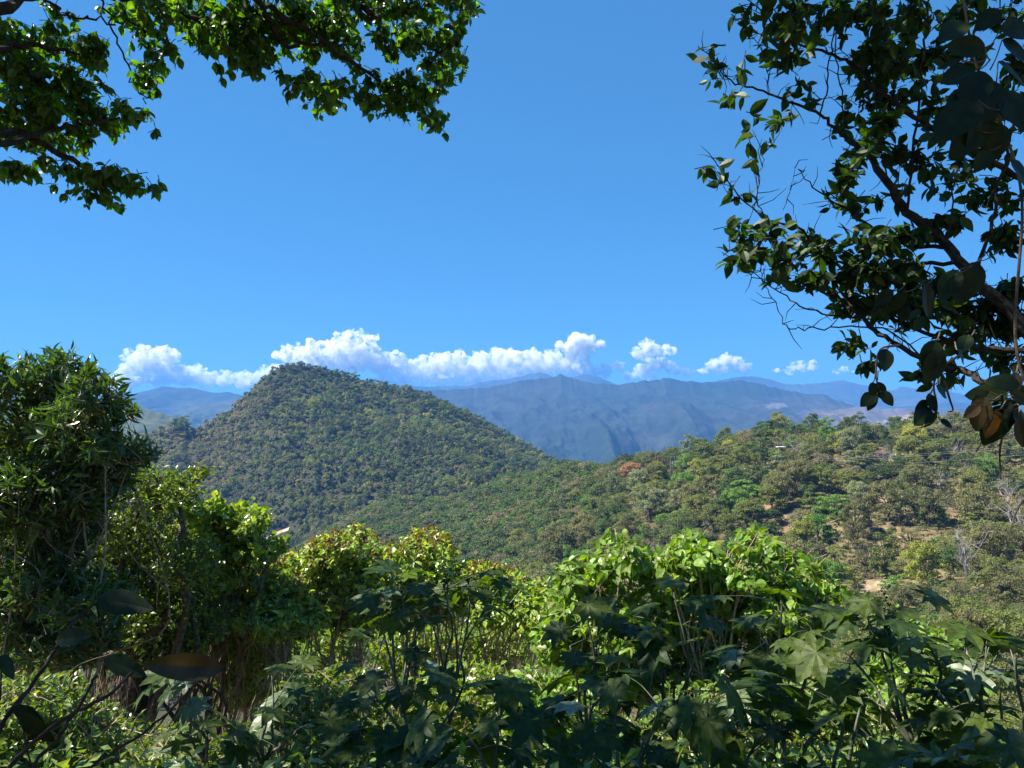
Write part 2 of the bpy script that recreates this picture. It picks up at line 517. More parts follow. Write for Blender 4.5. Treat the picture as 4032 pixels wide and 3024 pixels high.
def build_ground():
    rs = np.concatenate([[0.0], np.geomspace(.6, 60, 90), np.linspace(62, 640, 260), np.geomspace(660, 9000, 50)])
    az = np.concatenate([np.linspace(-math.pi, -.72, 50, endpoint=False), np.linspace(-.72, .72, 420, endpoint=False), np.linspace(.72, math.pi, 50, endpoint=False)])
    rr, aa = np.meshgrid(rs, az, indexing='ij')
    x, y = rr * np.sin(aa), rr * np.cos(aa)
    z = H(x, y)
    px, py = to_px(x, np.maximum(y, 1e-3), z)
    n1 = fbm(x / 30, y / 30, 21)
    n2 = fbm(x / 7, y / 7, 31)
    dry = np.array([.20, .145, .075]); scrub = np.array([.10, .095, .045]); soil = np.array([.25, .19, .115]); red = np.array([.19, .13, .075]); litter = np.array([.085, .06, .035])
    w = np.clip(.5 + n1, 0, 1)[..., None]
    c = scrub * (1 - w) + dry * w
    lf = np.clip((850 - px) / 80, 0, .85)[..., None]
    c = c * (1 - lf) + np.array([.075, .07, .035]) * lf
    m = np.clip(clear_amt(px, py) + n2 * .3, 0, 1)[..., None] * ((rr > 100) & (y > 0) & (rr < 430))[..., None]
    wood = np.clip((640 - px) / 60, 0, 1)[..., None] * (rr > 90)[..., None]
    c = c * (1 - wood) + np.array([.045, .045, .022]) * wood  # ground under the woods darkened as well, standing in for shade
    redm = (px < 830)[..., None]
    c = c * (1 - m) + np.where(redm, red, soil) * m
    nearm = np.clip((30 - rr) / 20, 0, 1)[..., None]
    g = np.clip(.4 + n2, 0, 1)[..., None]
    c = c * (1 - nearm) + (litter * (1 - g) + np.array([.24, .18, .09]) * g) * nearm
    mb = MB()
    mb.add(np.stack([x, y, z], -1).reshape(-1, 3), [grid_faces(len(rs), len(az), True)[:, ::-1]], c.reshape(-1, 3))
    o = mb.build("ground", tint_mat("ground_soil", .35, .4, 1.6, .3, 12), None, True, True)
    tag(o, kind='structure')

build_ground()

# ------------------------------------------------------------------ hill, mountains
def interp_sil(pts, px):
    p = np.array(pts, float)
    return np.interp(px, p[:, 0], p[:, 1])

HILL = [(-200, 470), (60, 452), (130, 440), (149, 436), (165, 428), (180, 426), (191, 431), (204, 426), (215, 421), (220, 415), (231, 411), (241, 400), (248, 393),
        (258, 382), (273, 370), (289, 364.5), (300, 365), (311, 367), (331, 372), (348, 374), (363, 382), (385, 386), (407, 389.5), (429, 396), (451, 405), (472, 416),
        (494, 427), (516, 440), (538, 453), (551, 459), (562, 466), (600, 490), (660, 520), (760, 560)]
HFOOT = 610.0

def hill_z(x, y):
    px = 512 + F * x / y
    sil = interp_sil(HILL, px)
    # soften the traced skyline a little so the crest is a surface, not a cut-out
    sil = (sil * 2 + interp_sil(HILL, px - 3) + interp_sil(HILL, px + 3)) / 4
    dc = 930 + 40 * np.sin((px - 300) / 90)
    zc = -(sil - HY) / F * dc
    zf = H(x * HFOOT / y, np.full_like(y, HFOOT), False) - 14
    s = (dc - y) / (dc - HFOOT)
    sf = np.clip(s, 0, 1.2)
    z = zc - (zc - zf) * sf ** .92
    zb = zc + s * 130 * (1 + .5 * np.abs(s))
    z = np.where(s >= 0, z, zb)
    # gullies running down from the summit
    ax, ay = x - (-255), y - 950
    ang = np.arctan2(ax, -ay)
    rad = np.hypot(ax, ay)
    g = ridged(ang * 3.2 + fbm(x / 90, y / 90, 5) * .5, rad / 420, 40, 3)
    z = z + (g - .62) * 46 * np.clip(sf * 2.2, 0, 1) * np.clip((1.1 - sf) * 4, 0, 1)
    z = z + fbm(x / 60, y / 60, 77, 4) * 10 * np.clip(sf * 4, 0, 1)
    return z, s

def build_hill():
    ys = np.concatenate([np.linspace(590, 1000, 130), np.linspace(1010, 1250, 20)])
    xs = np.linspace(-260, 700, 380)
    yy, pp = np.meshgrid(ys, xs, indexing='ij')
    x = (pp - 512) / F * yy
    z, s = hill_z(x, yy)
    c = np.broadcast_to(np.array([.045, .043, .022]), x.shape + (3,))  # soil tinted dark so gaps between the trees read as shade
    mb = MB()
    mb.add(np.stack([x, yy, z], -1).reshape(-1, 3), [grid_faces(len(ys), len(xs))], c.reshape(-1, 3))
    tag(mb.build("hill", tint_mat("shade_tinted_hill_soil", .06, .6, 1.4), None, True, True), kind='structure')

build_hill()

def mountain(name, sil, d, foot_py, front, mat, seed, amp, base, cols=520, rows=110, crest_rough=.5, patches=(), spur=1.0, mix=None):
    p = np.array(sil, float)
    px = np.linspace(p[0, 0], p[-1, 0], cols)
    back = front * .5
    t = np.concatenate([np.linspace(1, 0, rows), -np.linspace(.08, 1, 12)])
    T, PX = np.meshgrid(t, px, indexing='ij')
    y = d - np.where(T > 0, T * front, T * back)
    x = (PX - 512) / F * d * (1 - .0 * T) * (y / d) ** .6
    silp = np.interp(PX, p[:, 0], p[:, 1]) + crest_rough * fbm(PX / 3.0, PX * 0, seed + 5, 3)
    ker = np.hanning(41); ker /= ker.sum()
    s1 = np.interp(px, p[:, 0], p[:, 1])
    sm = np.convolve(np.pad(s1, 20, mode='edge'), ker, mode='valid')[None, :]
    w_ = np.clip(np.abs(T) * 5, 0, 1)
    silp = silp * (1 - w_) + (sm + 1.0) * w_
    zc = -(silp - HY) / F * d
    zf = -(foot_py - HY) / F * (d - front)
    Tp = np.clip(T, 0, 1)
    L = front / 3.2
    sp_ = ridged(x / L + fbm(x / L, y / L, seed + 3) * .35, y / (L * 3.2), seed, 5)
    fine = ridged(x / (L * .33), y / (L * .6), seed + 17, 4)
    z = zc - (zc - zf) * Tp ** .8 + ((sp_ - .6) * amp * 2.4 * spur + (fine - .6) * amp * .8 + (ridged(x / (L * .11), y / (L * .2), seed + 23, 3) - .6) * amp * .18) * np.clip(Tp * 3.5, 0, 1) * np.clip((1 - Tp) * 6, 0, 1)
    z = np.where(T < 0, zc - (-T) * (zc - zf) * .9, z)
    n = np.clip(.5 + fbm(x / (L * .8), y / (L * .8), seed + 30, 5) * 1.1, 0, 1)[..., None]
    a, b = np.array(base[0]), np.array(base[1])
    c = a * (1 - n) + b * n
    spx, spy = to_px(x, y, z)
    for (cx, cy_, rx, ry, colr, k) in patches:
        dd = ((spx - cx) / rx) ** 2 + ((spy - cy_) / ry) ** 2 + fbm(spx / 2.5, spy / 1.2, seed + 60) * .9
        m = (np.clip(1.2 - dd, 0, 1) * k)[..., None]
        c = c * (1 - m) + np.array(colr) * m
    mb = MB()
    mb.add(np.stack([x, y, z], -1).reshape(-1, 3), [grid_faces(len(t), cols)], c.reshape(-1, 3))
    tag(mb.build(name, mat, None, True, True), kind='structure')

mt_mat = tint_mat("mountain_forest", .012, .5, 1.5, 0, 12)
FAR_D = [(300, 396), (380, 390), (409, 385.5), (429, 387), (451, 385.5), (470, 386), (482, 382), (494, 380), (508, 379), (523, 376), (530, 373.6), (539, 372), (547, 373.6), (556, 379), (572, 377.4), (589, 374),
         (600, 377.4), (615, 384), (660, 386), (700, 384), (723, 380), (740, 376.4), (753, 376), (769, 379), (786, 384), (800, 384), (817, 383), (828, 382), (843, 380),
         (857, 384), (870, 385.6), (880, 390), (892, 390.5), (902, 386), (917, 389.6), (930, 389.6), (940, 387), (950, 391), (973, 397), (994, 394), (1024, 397), (1100, 396), (1500, 392)]
MAIN_C = [(300, 420), (370, 396), (400, 391), (430, 390), (460, 389), (482.5, 388), (499, 385), (510, 383), (523, 380), (540, 378.6), (554, 377.4), (560, 373.8), (571, 378), (593, 384), (604, 383), (618, 385), (642, 381), (655, 380), (666, 378),
          (685, 381), (703, 382), (722, 382), (740, 380.5), (758, 383), (776, 388), (790, 391), (800, 393), (826, 395), (831.5, 398.5), (850, 404), (861, 409.5), (880, 415), (930, 425), (1000, 435), (1200, 450)]
LOW_E = [(780, 420), (820, 412), (850, 408), (863, 405), (879, 409), (907, 408), (925, 411), (940, 411), (958, 408), (977, 411), (1000, 408), (1024, 410), (1100, 405), (1400, 395)]
SPUR_F = [(850, 412), (890, 408), (930, 404), (952, 402), (975, 404), (1010, 408), (1060, 402), (1300, 398)]
LEFT_A = [(-500, 392), (-100, 395), (60, 402), (100, 403), (118, 400), (128, 396), (138, 392.5), (150, 390), (162, 386.4), (170, 387), (178, 388), (188, 387.6), (196, 388.5), (208, 391.5), (218, 393), (228, 391.6), (236, 393.6), (245, 396), (262, 402), (300, 410), (420, 400)]
LEFT_A2 = [(60, 440), (120, 428), (150, 419), (175, 411), (190, 407), (205, 403.5), (222, 402), (240, 400), (270, 398), (340, 408)]
LEFT_B = [(-300, 395), (40, 398), (80, 400), (110, 403), (128, 406), (140, 409), (152, 410.5), (160, 413), (170, 416), (182, 420), (195, 428), (215, 440), (260, 452)]
dg, db = (.014, .026, .020), (.028, .034, .028)
mountain("mountains", FAR_D, 7600, 470, 2200, mt_mat, 11, 90, (dg, (.05, .055, .04)), 620, 60, 1.0)
mountain("mountain_range", MAIN_C, 4600, 520, 2400, mt_mat, 23, 105, (dg, db), 700, 220, 1.3,
         patches=[(777, 405.5, 12, 3, (.26, .24, .21), .7), (800, 405, 50, 9, (.06, .052, .042), .4), (850, 418, 60, 12, (.12, .09, .06), .5), (650, 440, 30, 8, (.07, .06, .045), .3)])
mountain("foothills", LOW_E, 3900, 520, 1500, mt_mat, 37, 60, ((.04, .046, .03), (.12, .085, .06)), 420, 120, .8,
         patches=[(905, 419, 16, 4, (.50, .30, .20), .8), (883, 423, 8, 3, (.42, .3, .22), .6), (960, 422, 20, 4, (.35, .24, .18), .5)])
mountain("mountain_spur", SPUR_F, 6300, 470, 1400, mt_mat, 41, 55, (dg, (.06, .06, .045)), 240, 60, .4)
mountain("left_mountain", LEFT_A, 5600, 450, 2000, mt_mat, 53, 90, (dg, (.05, .06, .04)), 420, 100, .4)
mountain("left_ridge", LEFT_A2, 4300, 450, 1000, mt_mat, 59, 50, (dg, (.05, .06, .04)), 240, 60, .4)
mountain("wooded_ridge", LEFT_B, 1900, 470, 500, tint_mat("wooded_ridge_canopy", .05, .5, 1.5, 4), 61, 9, ((.03, .05, .022), (.075, .085, .04)), 520, 150, 1.6, spur=.6)

# ------------------------------------------------------------------ clouds: closed puffs of bright vapour, past the haze
def cloud_mat():
    m, nt, out = mat_new("cloud_vapour")
    pv = nt.nodes.new("ShaderNodeVolumePrincipled")
    pv.inputs['Color'].default_value = (1, 1, 1, 1)
    pv.inputs['Anisotropy'].default_value = .25
    pv.inputs['Density'].default_value = .013
    tc = nt.nodes.new("ShaderNodeTexCoord")
    nz = nt.nodes.new("ShaderNodeTexNoise"); nz.inputs['Scale'].default_value = .0085; nz.inputs['Detail'].default_value = 7; nz.inputs['Roughness'].default_value = .62
    mr = nt.nodes.new("ShaderNodeMapRange"); mr.inputs[1].default_value = .44; mr.inputs[2].default_value = .60
    mr.inputs[3].default_value = .0008; mr.inputs[4].default_value = .034
    nt.links.new(tc.outputs['Object'], nz.inputs['Vector']); nt.links.new(nz.outputs[0], mr.inputs[0]); nt.links.new(mr.outputs[0], pv.inputs['Density'])
    nt.links.new(pv.outputs[0], out.inputs['Volume'])
    return m

CL_D = 12500.0
def cloud_balls(pts, rng):
    """pts: px, py, radius in px; child puffs crowd the upper sides"""
    out = []
    for (px, py, r) in pts:
        out.append((px, py, r, 0))
        for _ in range(9):
            a = rng.uniform(-.25, math.pi + .25)
            k = r * rng.uniform(.75, 1.15)
            rr = r * rng.uniform(.18, .5)
            out.append((px + k * math.cos(a), py - k * .8 * math.sin(a), rr, rng.uniform(-.7, .9) * r))
            for _ in range(3):
                a2 = rng.uniform(0, 2 * math.pi)
                out.append((px + k * math.cos(a) + rr * .9 * math.cos(a2), py - k * .8 * math.sin(a) - rr * .8 * abs(math.sin(a2)), rr * rng.uniform(.3, .55), rng.uniform(-1, 1) * r))
    return out

def make_cloud(pts, base_py, label, seed, voxel=13.0, dist=CL_D):
    rng = random.Random(seed)
    s = dist / F
    bm_v, bm_f, n = [], [], 0
    import bmesh
    bm = bmesh.new()
    bmesh.ops.create_icosphere(bm, subdivisions=2, radius=1.0)
    sv = np.array([v.co[:] for v in bm.verts]); sf = np.array([[v.index for v in f.verts] for f in bm.faces])
    bm.free()
    mb = MB()
    c0 = P(sum(p[0] for p in pts) / len(pts), base_py, dist)
    for (px, py, r, dz) in cloud_balls(pts, rng):
        if py - r * .2 > base_py:
            continue
        c = P(px, py, dist) + np.array([0, dz * s, 0]) - c0
        v = sv * np.array([r, r, r * .85]) * s + c
        lim = P(px, base_py, dist)[2] - c0[2]
        v[:, 2] = np.maximum(v[:, 2], lim - 2 * rng.random())
        mb.add(v, [sf])
    o = mb.build("cloud", M['cloud'])
    o.location = c0
    rm = o.modifiers.new("merge", 'REMESH'); rm.mode = 'VOXEL'; rm.voxel_size = voxel
    for k, (sz, st) in enumerate(((230, 120), (80, 60), (30, 24))):
        tx = bpy.data.textures.new("cloud_noise", 'CLOUDS'); tx.noise_scale = sz; tx.noise_depth = 3
        dm = o.modifiers.new("billow", 'DISPLACE'); dm.texture = tx; dm.strength = st; dm.mid_level = .5; dm.texture_coords = 'LOCAL'
    dg_ = bpy.context.evaluated_depsgraph_get()
    me = bpy.data.meshes.new_from_object(o.evaluated_get(dg_))
    o.modifiers.clear()
    o.data = me
    me.name = "cloud"
    tag(o, label, "cloud", "white clouds over the far mountains")
    return o

M['cloud'] = cloud_mat()
make_cloud([(128, 378, 14), (142, 362, 14), (158, 358, 12), (170, 357, 10), (162, 375, 15), (185, 376, 13), (205, 380, 11), (225, 381, 9), (245, 382, 10), (262, 378, 10), (275, 375, 10), (115, 388, 12)], 396,
           "tall white cumulus cloud behind the blue mountain on the left", 1)
make_cloud([(285, 355, 9), (300, 360, 12), (316, 356, 12), (333, 352, 12), (350, 350, 13), (366, 354, 11), (350, 335, 6), (360, 334, 5), (370, 339, 6), (340, 338, 5), (385, 370, 10), (405, 372, 10), (422, 368, 11), (440, 364, 11), (458, 363, 11),
            (478, 364, 12), (497, 362, 12), (515, 361, 13), (533, 362, 13), (550, 364, 12), (566, 366, 11), (585, 369, 9), (604, 368, 7), (619, 366, 5), (395, 360, 9), (378, 364, 12), (360, 362, 12), (340, 364, 12), (320, 366, 12), (440, 378, 12), (455, 376, 12), (470, 378, 12), (485, 378, 12), (500, 378, 12), (515, 377, 12), (530, 376, 10), (385, 382, 10), (400, 380, 10), (420, 380, 11), (545, 374, 9), (605, 374, 7), (590, 374, 7), (575, 372, 8)], 392,
           "long white cloud bank stretching right from the green hill's summit", 2)
make_cloud([(567, 347, 8), (578, 341, 9), (590, 344, 8), (601, 345, 5), (572, 355, 9), (586, 354, 7)], 364, "puffy white cloud rising above the right end of the cloud bank", 3)
make_cloud([(636, 354, 6), (649, 348, 8), (660, 352, 7), (671, 351, 5), (645, 356, 6)], 361, "separate white cloud with a pointed top, highest right of the bank", 4)
make_cloud([(630, 377, 6), (643, 372, 8), (657, 366, 8), (668, 368, 7), (676, 370, 5), (650, 378, 7)], 382, "low white cloud directly under the pointed one", 5)
make_cloud([(688, 373, 5), (702, 371, 5), (715, 366, 7), (727, 362, 8), (738, 366, 7), (747, 370, 5), (722, 371, 6)], 376.5, "domed white cloud above the middle of the blue range", 6)
make_cloud([(777, 371, 4), (790, 370, 5), (801, 366, 6), (811, 367, 5), (803, 371, 4)], 374.5, "small white cloud above the far blue peaks on the right", 7, 16)
make_cloud([(838, 371, 3.2), (846, 370, 3.6), (852, 372, 2.6)], 374.3, "tiny faint cloud, the rightmost over the peaks", 8, 12)

# ------------------------------------------------------------------ far trees
rng0 = np.random.default_rng(5)

def dome_dirs(n, rng, low=-.35):
    v = []
    while len(v) < n:
        d = rng.normal(size=3); d /= np.linalg.norm(d)
        if d[2] > low:
            v.append(d)
    return np.array(v)

def clump_quads(mb, centers, rad, nleaf, size, rng, flat=.65, outc=None, tint=None, nrand=.55):
    """leaf-sized faces gathered in clumps; faces look outward from their clump"""
    C = np.repeat(centers, nleaf, 0)
    rad = np.repeat(np.broadcast_to(np.asarray(rad, float), (len(centers),)), nleaf)
    n = len(C)
    d = norm(rng.normal(size=(n, 3)))
    d[:, 2] = np.where(d[:, 2] < -.3, -d[:, 2] * .5, d[:, 2])
    k = rng.random(n) ** .45
    pos = C + d * (rad * k)[:, None] * np.array([1, 1, flat])
    nr = norm(d + rng.normal(size=(n, 3)) * nrand + np.array([0, 0, .25]))
    a = norm(np.cross(nr, rng.normal(size=(n, 3))))
    b = np.cross(nr, a)
    s = (size * rng.uniform(.6, 1.35, n))[:, None]
    v = np.stack([pos - a * s * .5, pos + b * s * .32, pos + a * s * .5, pos - b * s * .32], 1)
    t = None
    if tint is not None:
        tt = np.repeat(np.repeat(tint, nleaf, 0) * rng.uniform(.85, 1.15, (n, 1)), 4, 0)
        t = tt
    mb.add(v.reshape(-1, 3), [np.arange(4 * n).reshape(-1, 4)], t)

def branch_rec(rng, p, d, L, r, depth, out, spread=.55, lift=.12, kids=(2, 4)):
    q = p + d * L * .5 + rng.normal(size=3) * L * .05
    e = q + norm(d + rng.normal(size=3) * .18 + np.array([0, 0, lift])) * L * .5
    out.append((p, q, r, r * .85)); out.append((q, e, r * .85, r * .65))
    if depth <= 0:
        return
    for _ in range(rng.integers(*kids)):
        nd = norm(d + rng.normal(size=3) * spread + np.array([0, 0, lift]))
        st = e if rng.random() < .6 else q
        branch_rec(rng, st, nd, L * rng.uniform(.6, .85), r * .6, depth - 1, out, spread, lift, kids)

def wood_from(mb, segs):
    A = np.array([s[0] for s in segs]); B = np.array([s[1] for s in segs])
    sticks(mb, A, B, np.array([s[2] for s in segs]), np.array([s[3] for s in segs]))

def proto(shape, seed):
    """crown and trunk meshes of a tree about 1 unit in crown radius, base at the origin"""
    rng = np.random.default_rng(seed)
    cr, tk = MB(), MB()
    if shape == 'round':
        hgt = .72
        dd = dome_dirs(46, rng, -.55)
        C = dd * rng.uniform(.62, .95, (46, 1)) * np.array([.92, .92, .95]) + np.array([0, 0, hgt + .15])
        C[:, :2] += rng.normal(size=(46, 2)) * .08
        clump_quads(cr, C, rng.uniform(.2, .36, 46), 130, .085, rng)
        ends = C[rng.choice(46, 9, False)] * .85
    elif shape == 'umbrella':
        n = 36
        a = rng.uniform(0, 2 * np.pi, n); r = np.sqrt(rng.random(n)) * .95
        lay = rng.choice([-.25, 0, .22, .42], n, p=[.2, .3, .28, .22])
        C = np.stack([r * np.cos(a) * (1 - lay * .4), r * np.sin(a) * (1 - lay * .4), .62 + lay - r * r * .22 + rng.normal(size=n) * .03], -1)
        clump_quads(cr, C, rng.uniform(.22, .38, n), 145, .08, rng, .32)
        ends = C[rng.choice(n, 9, False)] - np.array([0, 0, .08])
    elif shape == 'tall':
        n = 30
        h = rng.uniform(.15, 2.3, n); a = rng.uniform(0, 2 * np.pi, n)
        rr = (.62 - .22 * np.abs(h - 1.3)) * rng.uniform(.4, 1, n)
        C = np.stack([rr * np.cos(a), rr * np.sin(a), h], -1)
        clump_quads(cr, C, rng.uniform(.2, .32, n), 145, .085, rng, .9)
        ends = C[rng.choice(n, 8, False)] * np.array([.7, .7, .95])
    elif shape == 'pine':
        n = 30
        h = rng.uniform(.35, 2.0, n); a = rng.uniform(0, 2 * np.pi, n)
        rr = np.clip((2.4 - h) * .6, .2, .85) * rng.uniform(.5, 1, n)
        C = np.stack([rr * np.cos(a), rr * np.sin(a), h], -1)
        clump_quads(cr, C, rng.uniform(.2, .32, n), 140, .075, rng, .8)
        ends = C[rng.choice(n, 10, False)] * np.array([.8, .8, .96])
    elif shape == 'sparse':
        n = 32
        dd = dome_dirs(n, rng, -.4)
        C = dd * rng.uniform(.5, 1.0, (n, 1)) * np.array([1, 1, .85]) + np.array([0, 0, .8])
        clump_quads(cr, C, rng.uniform(.22, .36, n), 95, .07, rng)
        ends = C
    elif shape == 'shrub':
        n = 20
        dd = dome_dirs(n, rng, -.1)
        C = dd * rng.uniform(.45, .85, (n, 1)) * np.array([1, 1, .65]) + np.array([0, 0, .35])
        clump_quads(cr, C, rng.uniform(.22, .36, n), 120, .10, rng)
        ends = C[:6] * .8
    segs = []
    if shape == 'bare':
        for _ in range(5):
            branch_rec(rng, np.zeros(3), norm(np.array([rng.normal() * .5, rng.normal() * .5, 1.0])), .62, .028, 4, segs, .5, .1, (2, 4))
        wood_from(tk, segs)
        return None, tk
    if shape == 'snag':
        branch_rec(rng, np.zeros(3), np.array([.05, 0, 1.0]), .9, .05, 3, segs, .5, .25, (2, 3))
        wood_from(tk, segs)
        return None, tk
    mid = np.array([rng.normal() * .06, rng.normal() * .06, .45 if shape != 'shrub' else .1])
    tube(tk, [np.array([0, 0, -.25]), np.array([0, 0, .1]), mid], .075, .05, 6)
    for e in ends:
        q = (mid + e) / 2 + np.array([0, 0, .1]) + rng.normal(size=3) * .05
        tube(tk, catmull([mid, q, e], 2), .038, .014, 4)
    return cr, tk

PAL = {
    'olive green': [(.055, .068, .018), (.08, .095, .024), (.10, .115, .03), (.125, .13, .04)],
    'dark green': [(.024, .042, .014), (.038, .060, .018), (.05, .078, .022), (.07, .095, .028)],
    'fresh green': [(.04, .085, .018), (.06, .12, .022), (.085, .15, .026), (.11, .17, .035)],
    'yellow-green': [(.09, .11, .02), (.13, .15, .026), (.17, .175, .03), (.2, .19, .04)],
    'brownish': [(.062, .066, .028), (.084, .084, .036), (.105, .10, .045), (.12, .112, .055)],
    'grey-green': [(.07, .085, .045), (.10, .115, .065), (.13, .145, .085), (.16, .17, .11)],
    'rust-brown': [(.12, .065, .035), (.16, .085, .05), (.19, .105, .06), (.16, .10, .06)],
}
for k_, c_ in PAL.items():
    M[k_] = leaf_mat(k_.replace('-', '_').replace(' ', '_') + "_canopy", [tuple(v_ * 1.75 for v_ in q_) for q_ in c_], (1.8, 1.8, .5), .38, .6, .25, .16)

SHAPES = ['round', 'umbrella', 'tall', 'pine', 'sparse', 'shrub', 'bare', 'snag']
SNAME = {'round': ('broadleaf_tree', 'round-crowned tree'), 'umbrella': ('spreading_tree', 'flat-topped tree'), 'tall': ('slender_tree', 'tall narrow tree'),
         'pine': ('pine_tree', 'pine tree'), 'sparse': ('thin_crowned_tree', 'thin-crowned tree'), 'shrub': ('shrub', 'low bush'),
         'bare': ('leafless_shrub', 'leafless shrub'), 'snag': ('bare_tree', 'bare tree')}
PROTO = {}
for si, s_ in enumerate(SHAPES):
    for var in range(3):
        cr, tk = proto(s_, 100 + si * 10 + var)
        PROTO[s_, var] = (cr.mesh("crown", M['olive green']) if cr else None,
                          tk.mesh("trunk" if s_ not in ('bare', 'snag') else "branches", M['twig_grey'] if s_ in ('bare', 'snag') else M['bark']))

def far_tree(shape, var, colour, x, y, z, rad, label, rot=None, zs=1.0, cat='tree', group="trees on the right hillside", wood=None):
    r = thing(SNAME[shape][0], label, cat, (x, y, z), group)
    r.scale = (rad, rad, rad * zs)
    r.rotation_euler = (0, 0, random.Random(int(x * 31 + y * 17)).uniform(0, 6.28) if rot is None else rot)
    cr, tk = PROTO[shape, var % 3]
    if cr:
        o = bpy.data.objects.new("crown", cr); col.objects.link(o); o.parent = r
        o.material_slots[0].link = 'OBJECT'; o.material_slots[0].material = M[colour]
    o = bpy.data.objects.new("trunk" if cr else "branches", tk); col.objects.link(o); o.parent = r
    if wood:
        o.material_slots[0].link = 'OBJECT'; o.material_slots[0].material = M[wood]
    return r

def ground_at(px, py):
    """where the line of sight through (px, py) meets the mid-distance slope (beyond 110 m)"""
    ds = np.linspace(150, 600, 900)
    p = P(np.full_like(ds, px), np.full_like(ds, py), ds)
    h = H(p[:, 0], p[:, 1])
    below = np.nonzero(p[:, 2] <= h)[0]
    k = below[0] if len(below) else int(np.argmin(p[:, 2] - h))
    return p[k, 0], p[k, 1], float(h[k])

SPECIAL = [  # px, base py, shape, var, colour, radius px, height factor, label
    (633.5, 481, 'round', 0, 'rust-brown', 13.5, .78, "dome-shaped rust-brown tree on the ridge"),
    (817, 545, 'round', 1, 'fresh green', 17, 1.0, "large vivid green tree below the red soil streak"),
    (985.7, 483, 'round', 2, 'fresh green', 13.5, 1.25, "tall vivid green tree below the power lines at right"),
    (1000, 492, 'umbrella', 0, 'grey-green', 10, 1.0, "silvery grey-green tree beside the tall vivid green one"),
    (925, 500, 'round', 2, 'dark green', 9, 1.0, "small dark green tree at the clearing's right edge"),
    (920, 497, 'round', 0, 'brownish', 18, 1.05, "broad olive-brown tree casting a dark shadow above the grey shrubs"),
    (941, 512, 'bare', 0, None, 13, .9, "pale grey leafless shrub beside the clearing"),
    (966, 514, 'bare', 1, None, 12, .85, "grey leafless shrub, right of the paler one"),
    (899, 513, 'bare', 2, None, 10, .7, "tan leafless shrub on the bare clearing"),
    (855, 520, 'snag', 0, None, 11, 1.0, "forked bare tree left of the clearing"),
    (873, 567, 'snag', 1, None, 9, 1.0, "thin white bare tree in the green hollow"),
    (929, 560, 'snag', 2, None, 9, .8, "leaning bare tree under the dark shade"),
    (910, 553, 'sparse', 1, 'brownish', 14, 1.1, "round brown thin-leaved tree in the middle of the slope"),
    (900, 600, 'umbrella', 1, 'fresh green', 20, 1.1, "broad bright green tree low on the slope"),
    (955, 575, 'round', 0, 'dark green', 17, 1.0, "dense dark green rounded tree low on the right slope"),
    (960, 605, 'sparse', 0, 'brownish', 15, 1.0, "russet thin-leaved bush low on the right slope"),
    (966, 545, 'shrub', 2, 'yellow-green', 6, 1.0, "small golden yellow bush on the right slope"),
    (915, 440, 'pine', 0, 'dark green', 11, 1.25, "tallest dark pine standing above the ridge line"),
    (812, 438, 'pine', 1, 'dark green', 12, 1.0, "broad dark pine clump above the orange bank"),
    (845, 441, 'pine', 2, 'dark green', 11, 1.05, "dark pine right of the broad clump on the ridge"),
    (866, 446, 'tall', 1, 'dark green', 10, 1.0, "dark upright tree on the ridge, middle of the pines"),
    (880, 446, 'pine', 0, 'dark green', 11, 1.05, "dark pine directly above the brown shed"),
    (955, 448, 'sparse', 2, 'brownish', 19, 1.15, "large gnarled brown tree on the ridge at right"),
    (973, 437, 'umbrella', 2, 'fresh green', 11, 1.3, "flat-topped green tree on the skyline behind the hanging leaves"),
    (868, 449, 'umbrella', 0, 'yellow-green', 9, .7, "bright yellow-green flat tree over the road"),
    (730, 458, 'round', 1, 'yellow-green', 11, .9, "golden olive tree near the ridge, left of the white shelter"),
    (743, 420, 'umbrella', 1, 'dark green', 0, 1, ""),
    (757, 486, 'tall', 2, 'olive green', 9, 1.6, "tall grey-olive column-like tree in mid slope"),
    (785, 475, 'umbrella', 2, 'dark green', 14, 1.0, "wide dark green tree under the lower power line"),
    (764, 478, 'umbrella', 0, 'dark green', 13, 1.0, "dark flat tree left of the wide one under the power line"),
    (650, 520, 'round', 2, 'grey-green', 20, 1.0, "pale silvery-green rounded tree in mid slope"),
    (560, 575, 'round', 0, 'brownish', 22, 1.3, "big brown-olive tree behind the red-tipped shrubs"),
    (705, 470, 'round', 1, 'olive green', 14, 1.1, "large olive-gold rounded tree right of the transformer pole"),
    (717, 450, 'pine', 1, 'dark green', 9, .9, "dark tree poking above the skyline left of the white shelter"),
    (640, 555, 'tall', 0, 'fresh green', 10, 1.3, "bright green column tree behind the sunlit shrub"),
    (806, 446, 'bare', 1, None, 5, .5, ""),
]
taken = []
for (px, py, sh, var, colour, rp, zs, lab) in SPECIAL:
    if not lab:
        continue
    x, y, z = ground_at(px, py)
    rad = rp / F * y
    far_tree(sh, var, colour, x, y, z - .2, rad, lab, zs=zs, wood='twig_pale' if 'tan' in lab or 'white' in lab else None,
             cat='shrub' if ('shrub' in lab or 'bush' in lab) and sh in ('bare', 'shrub') else 'tree')
    taken.append((x, y, rad))

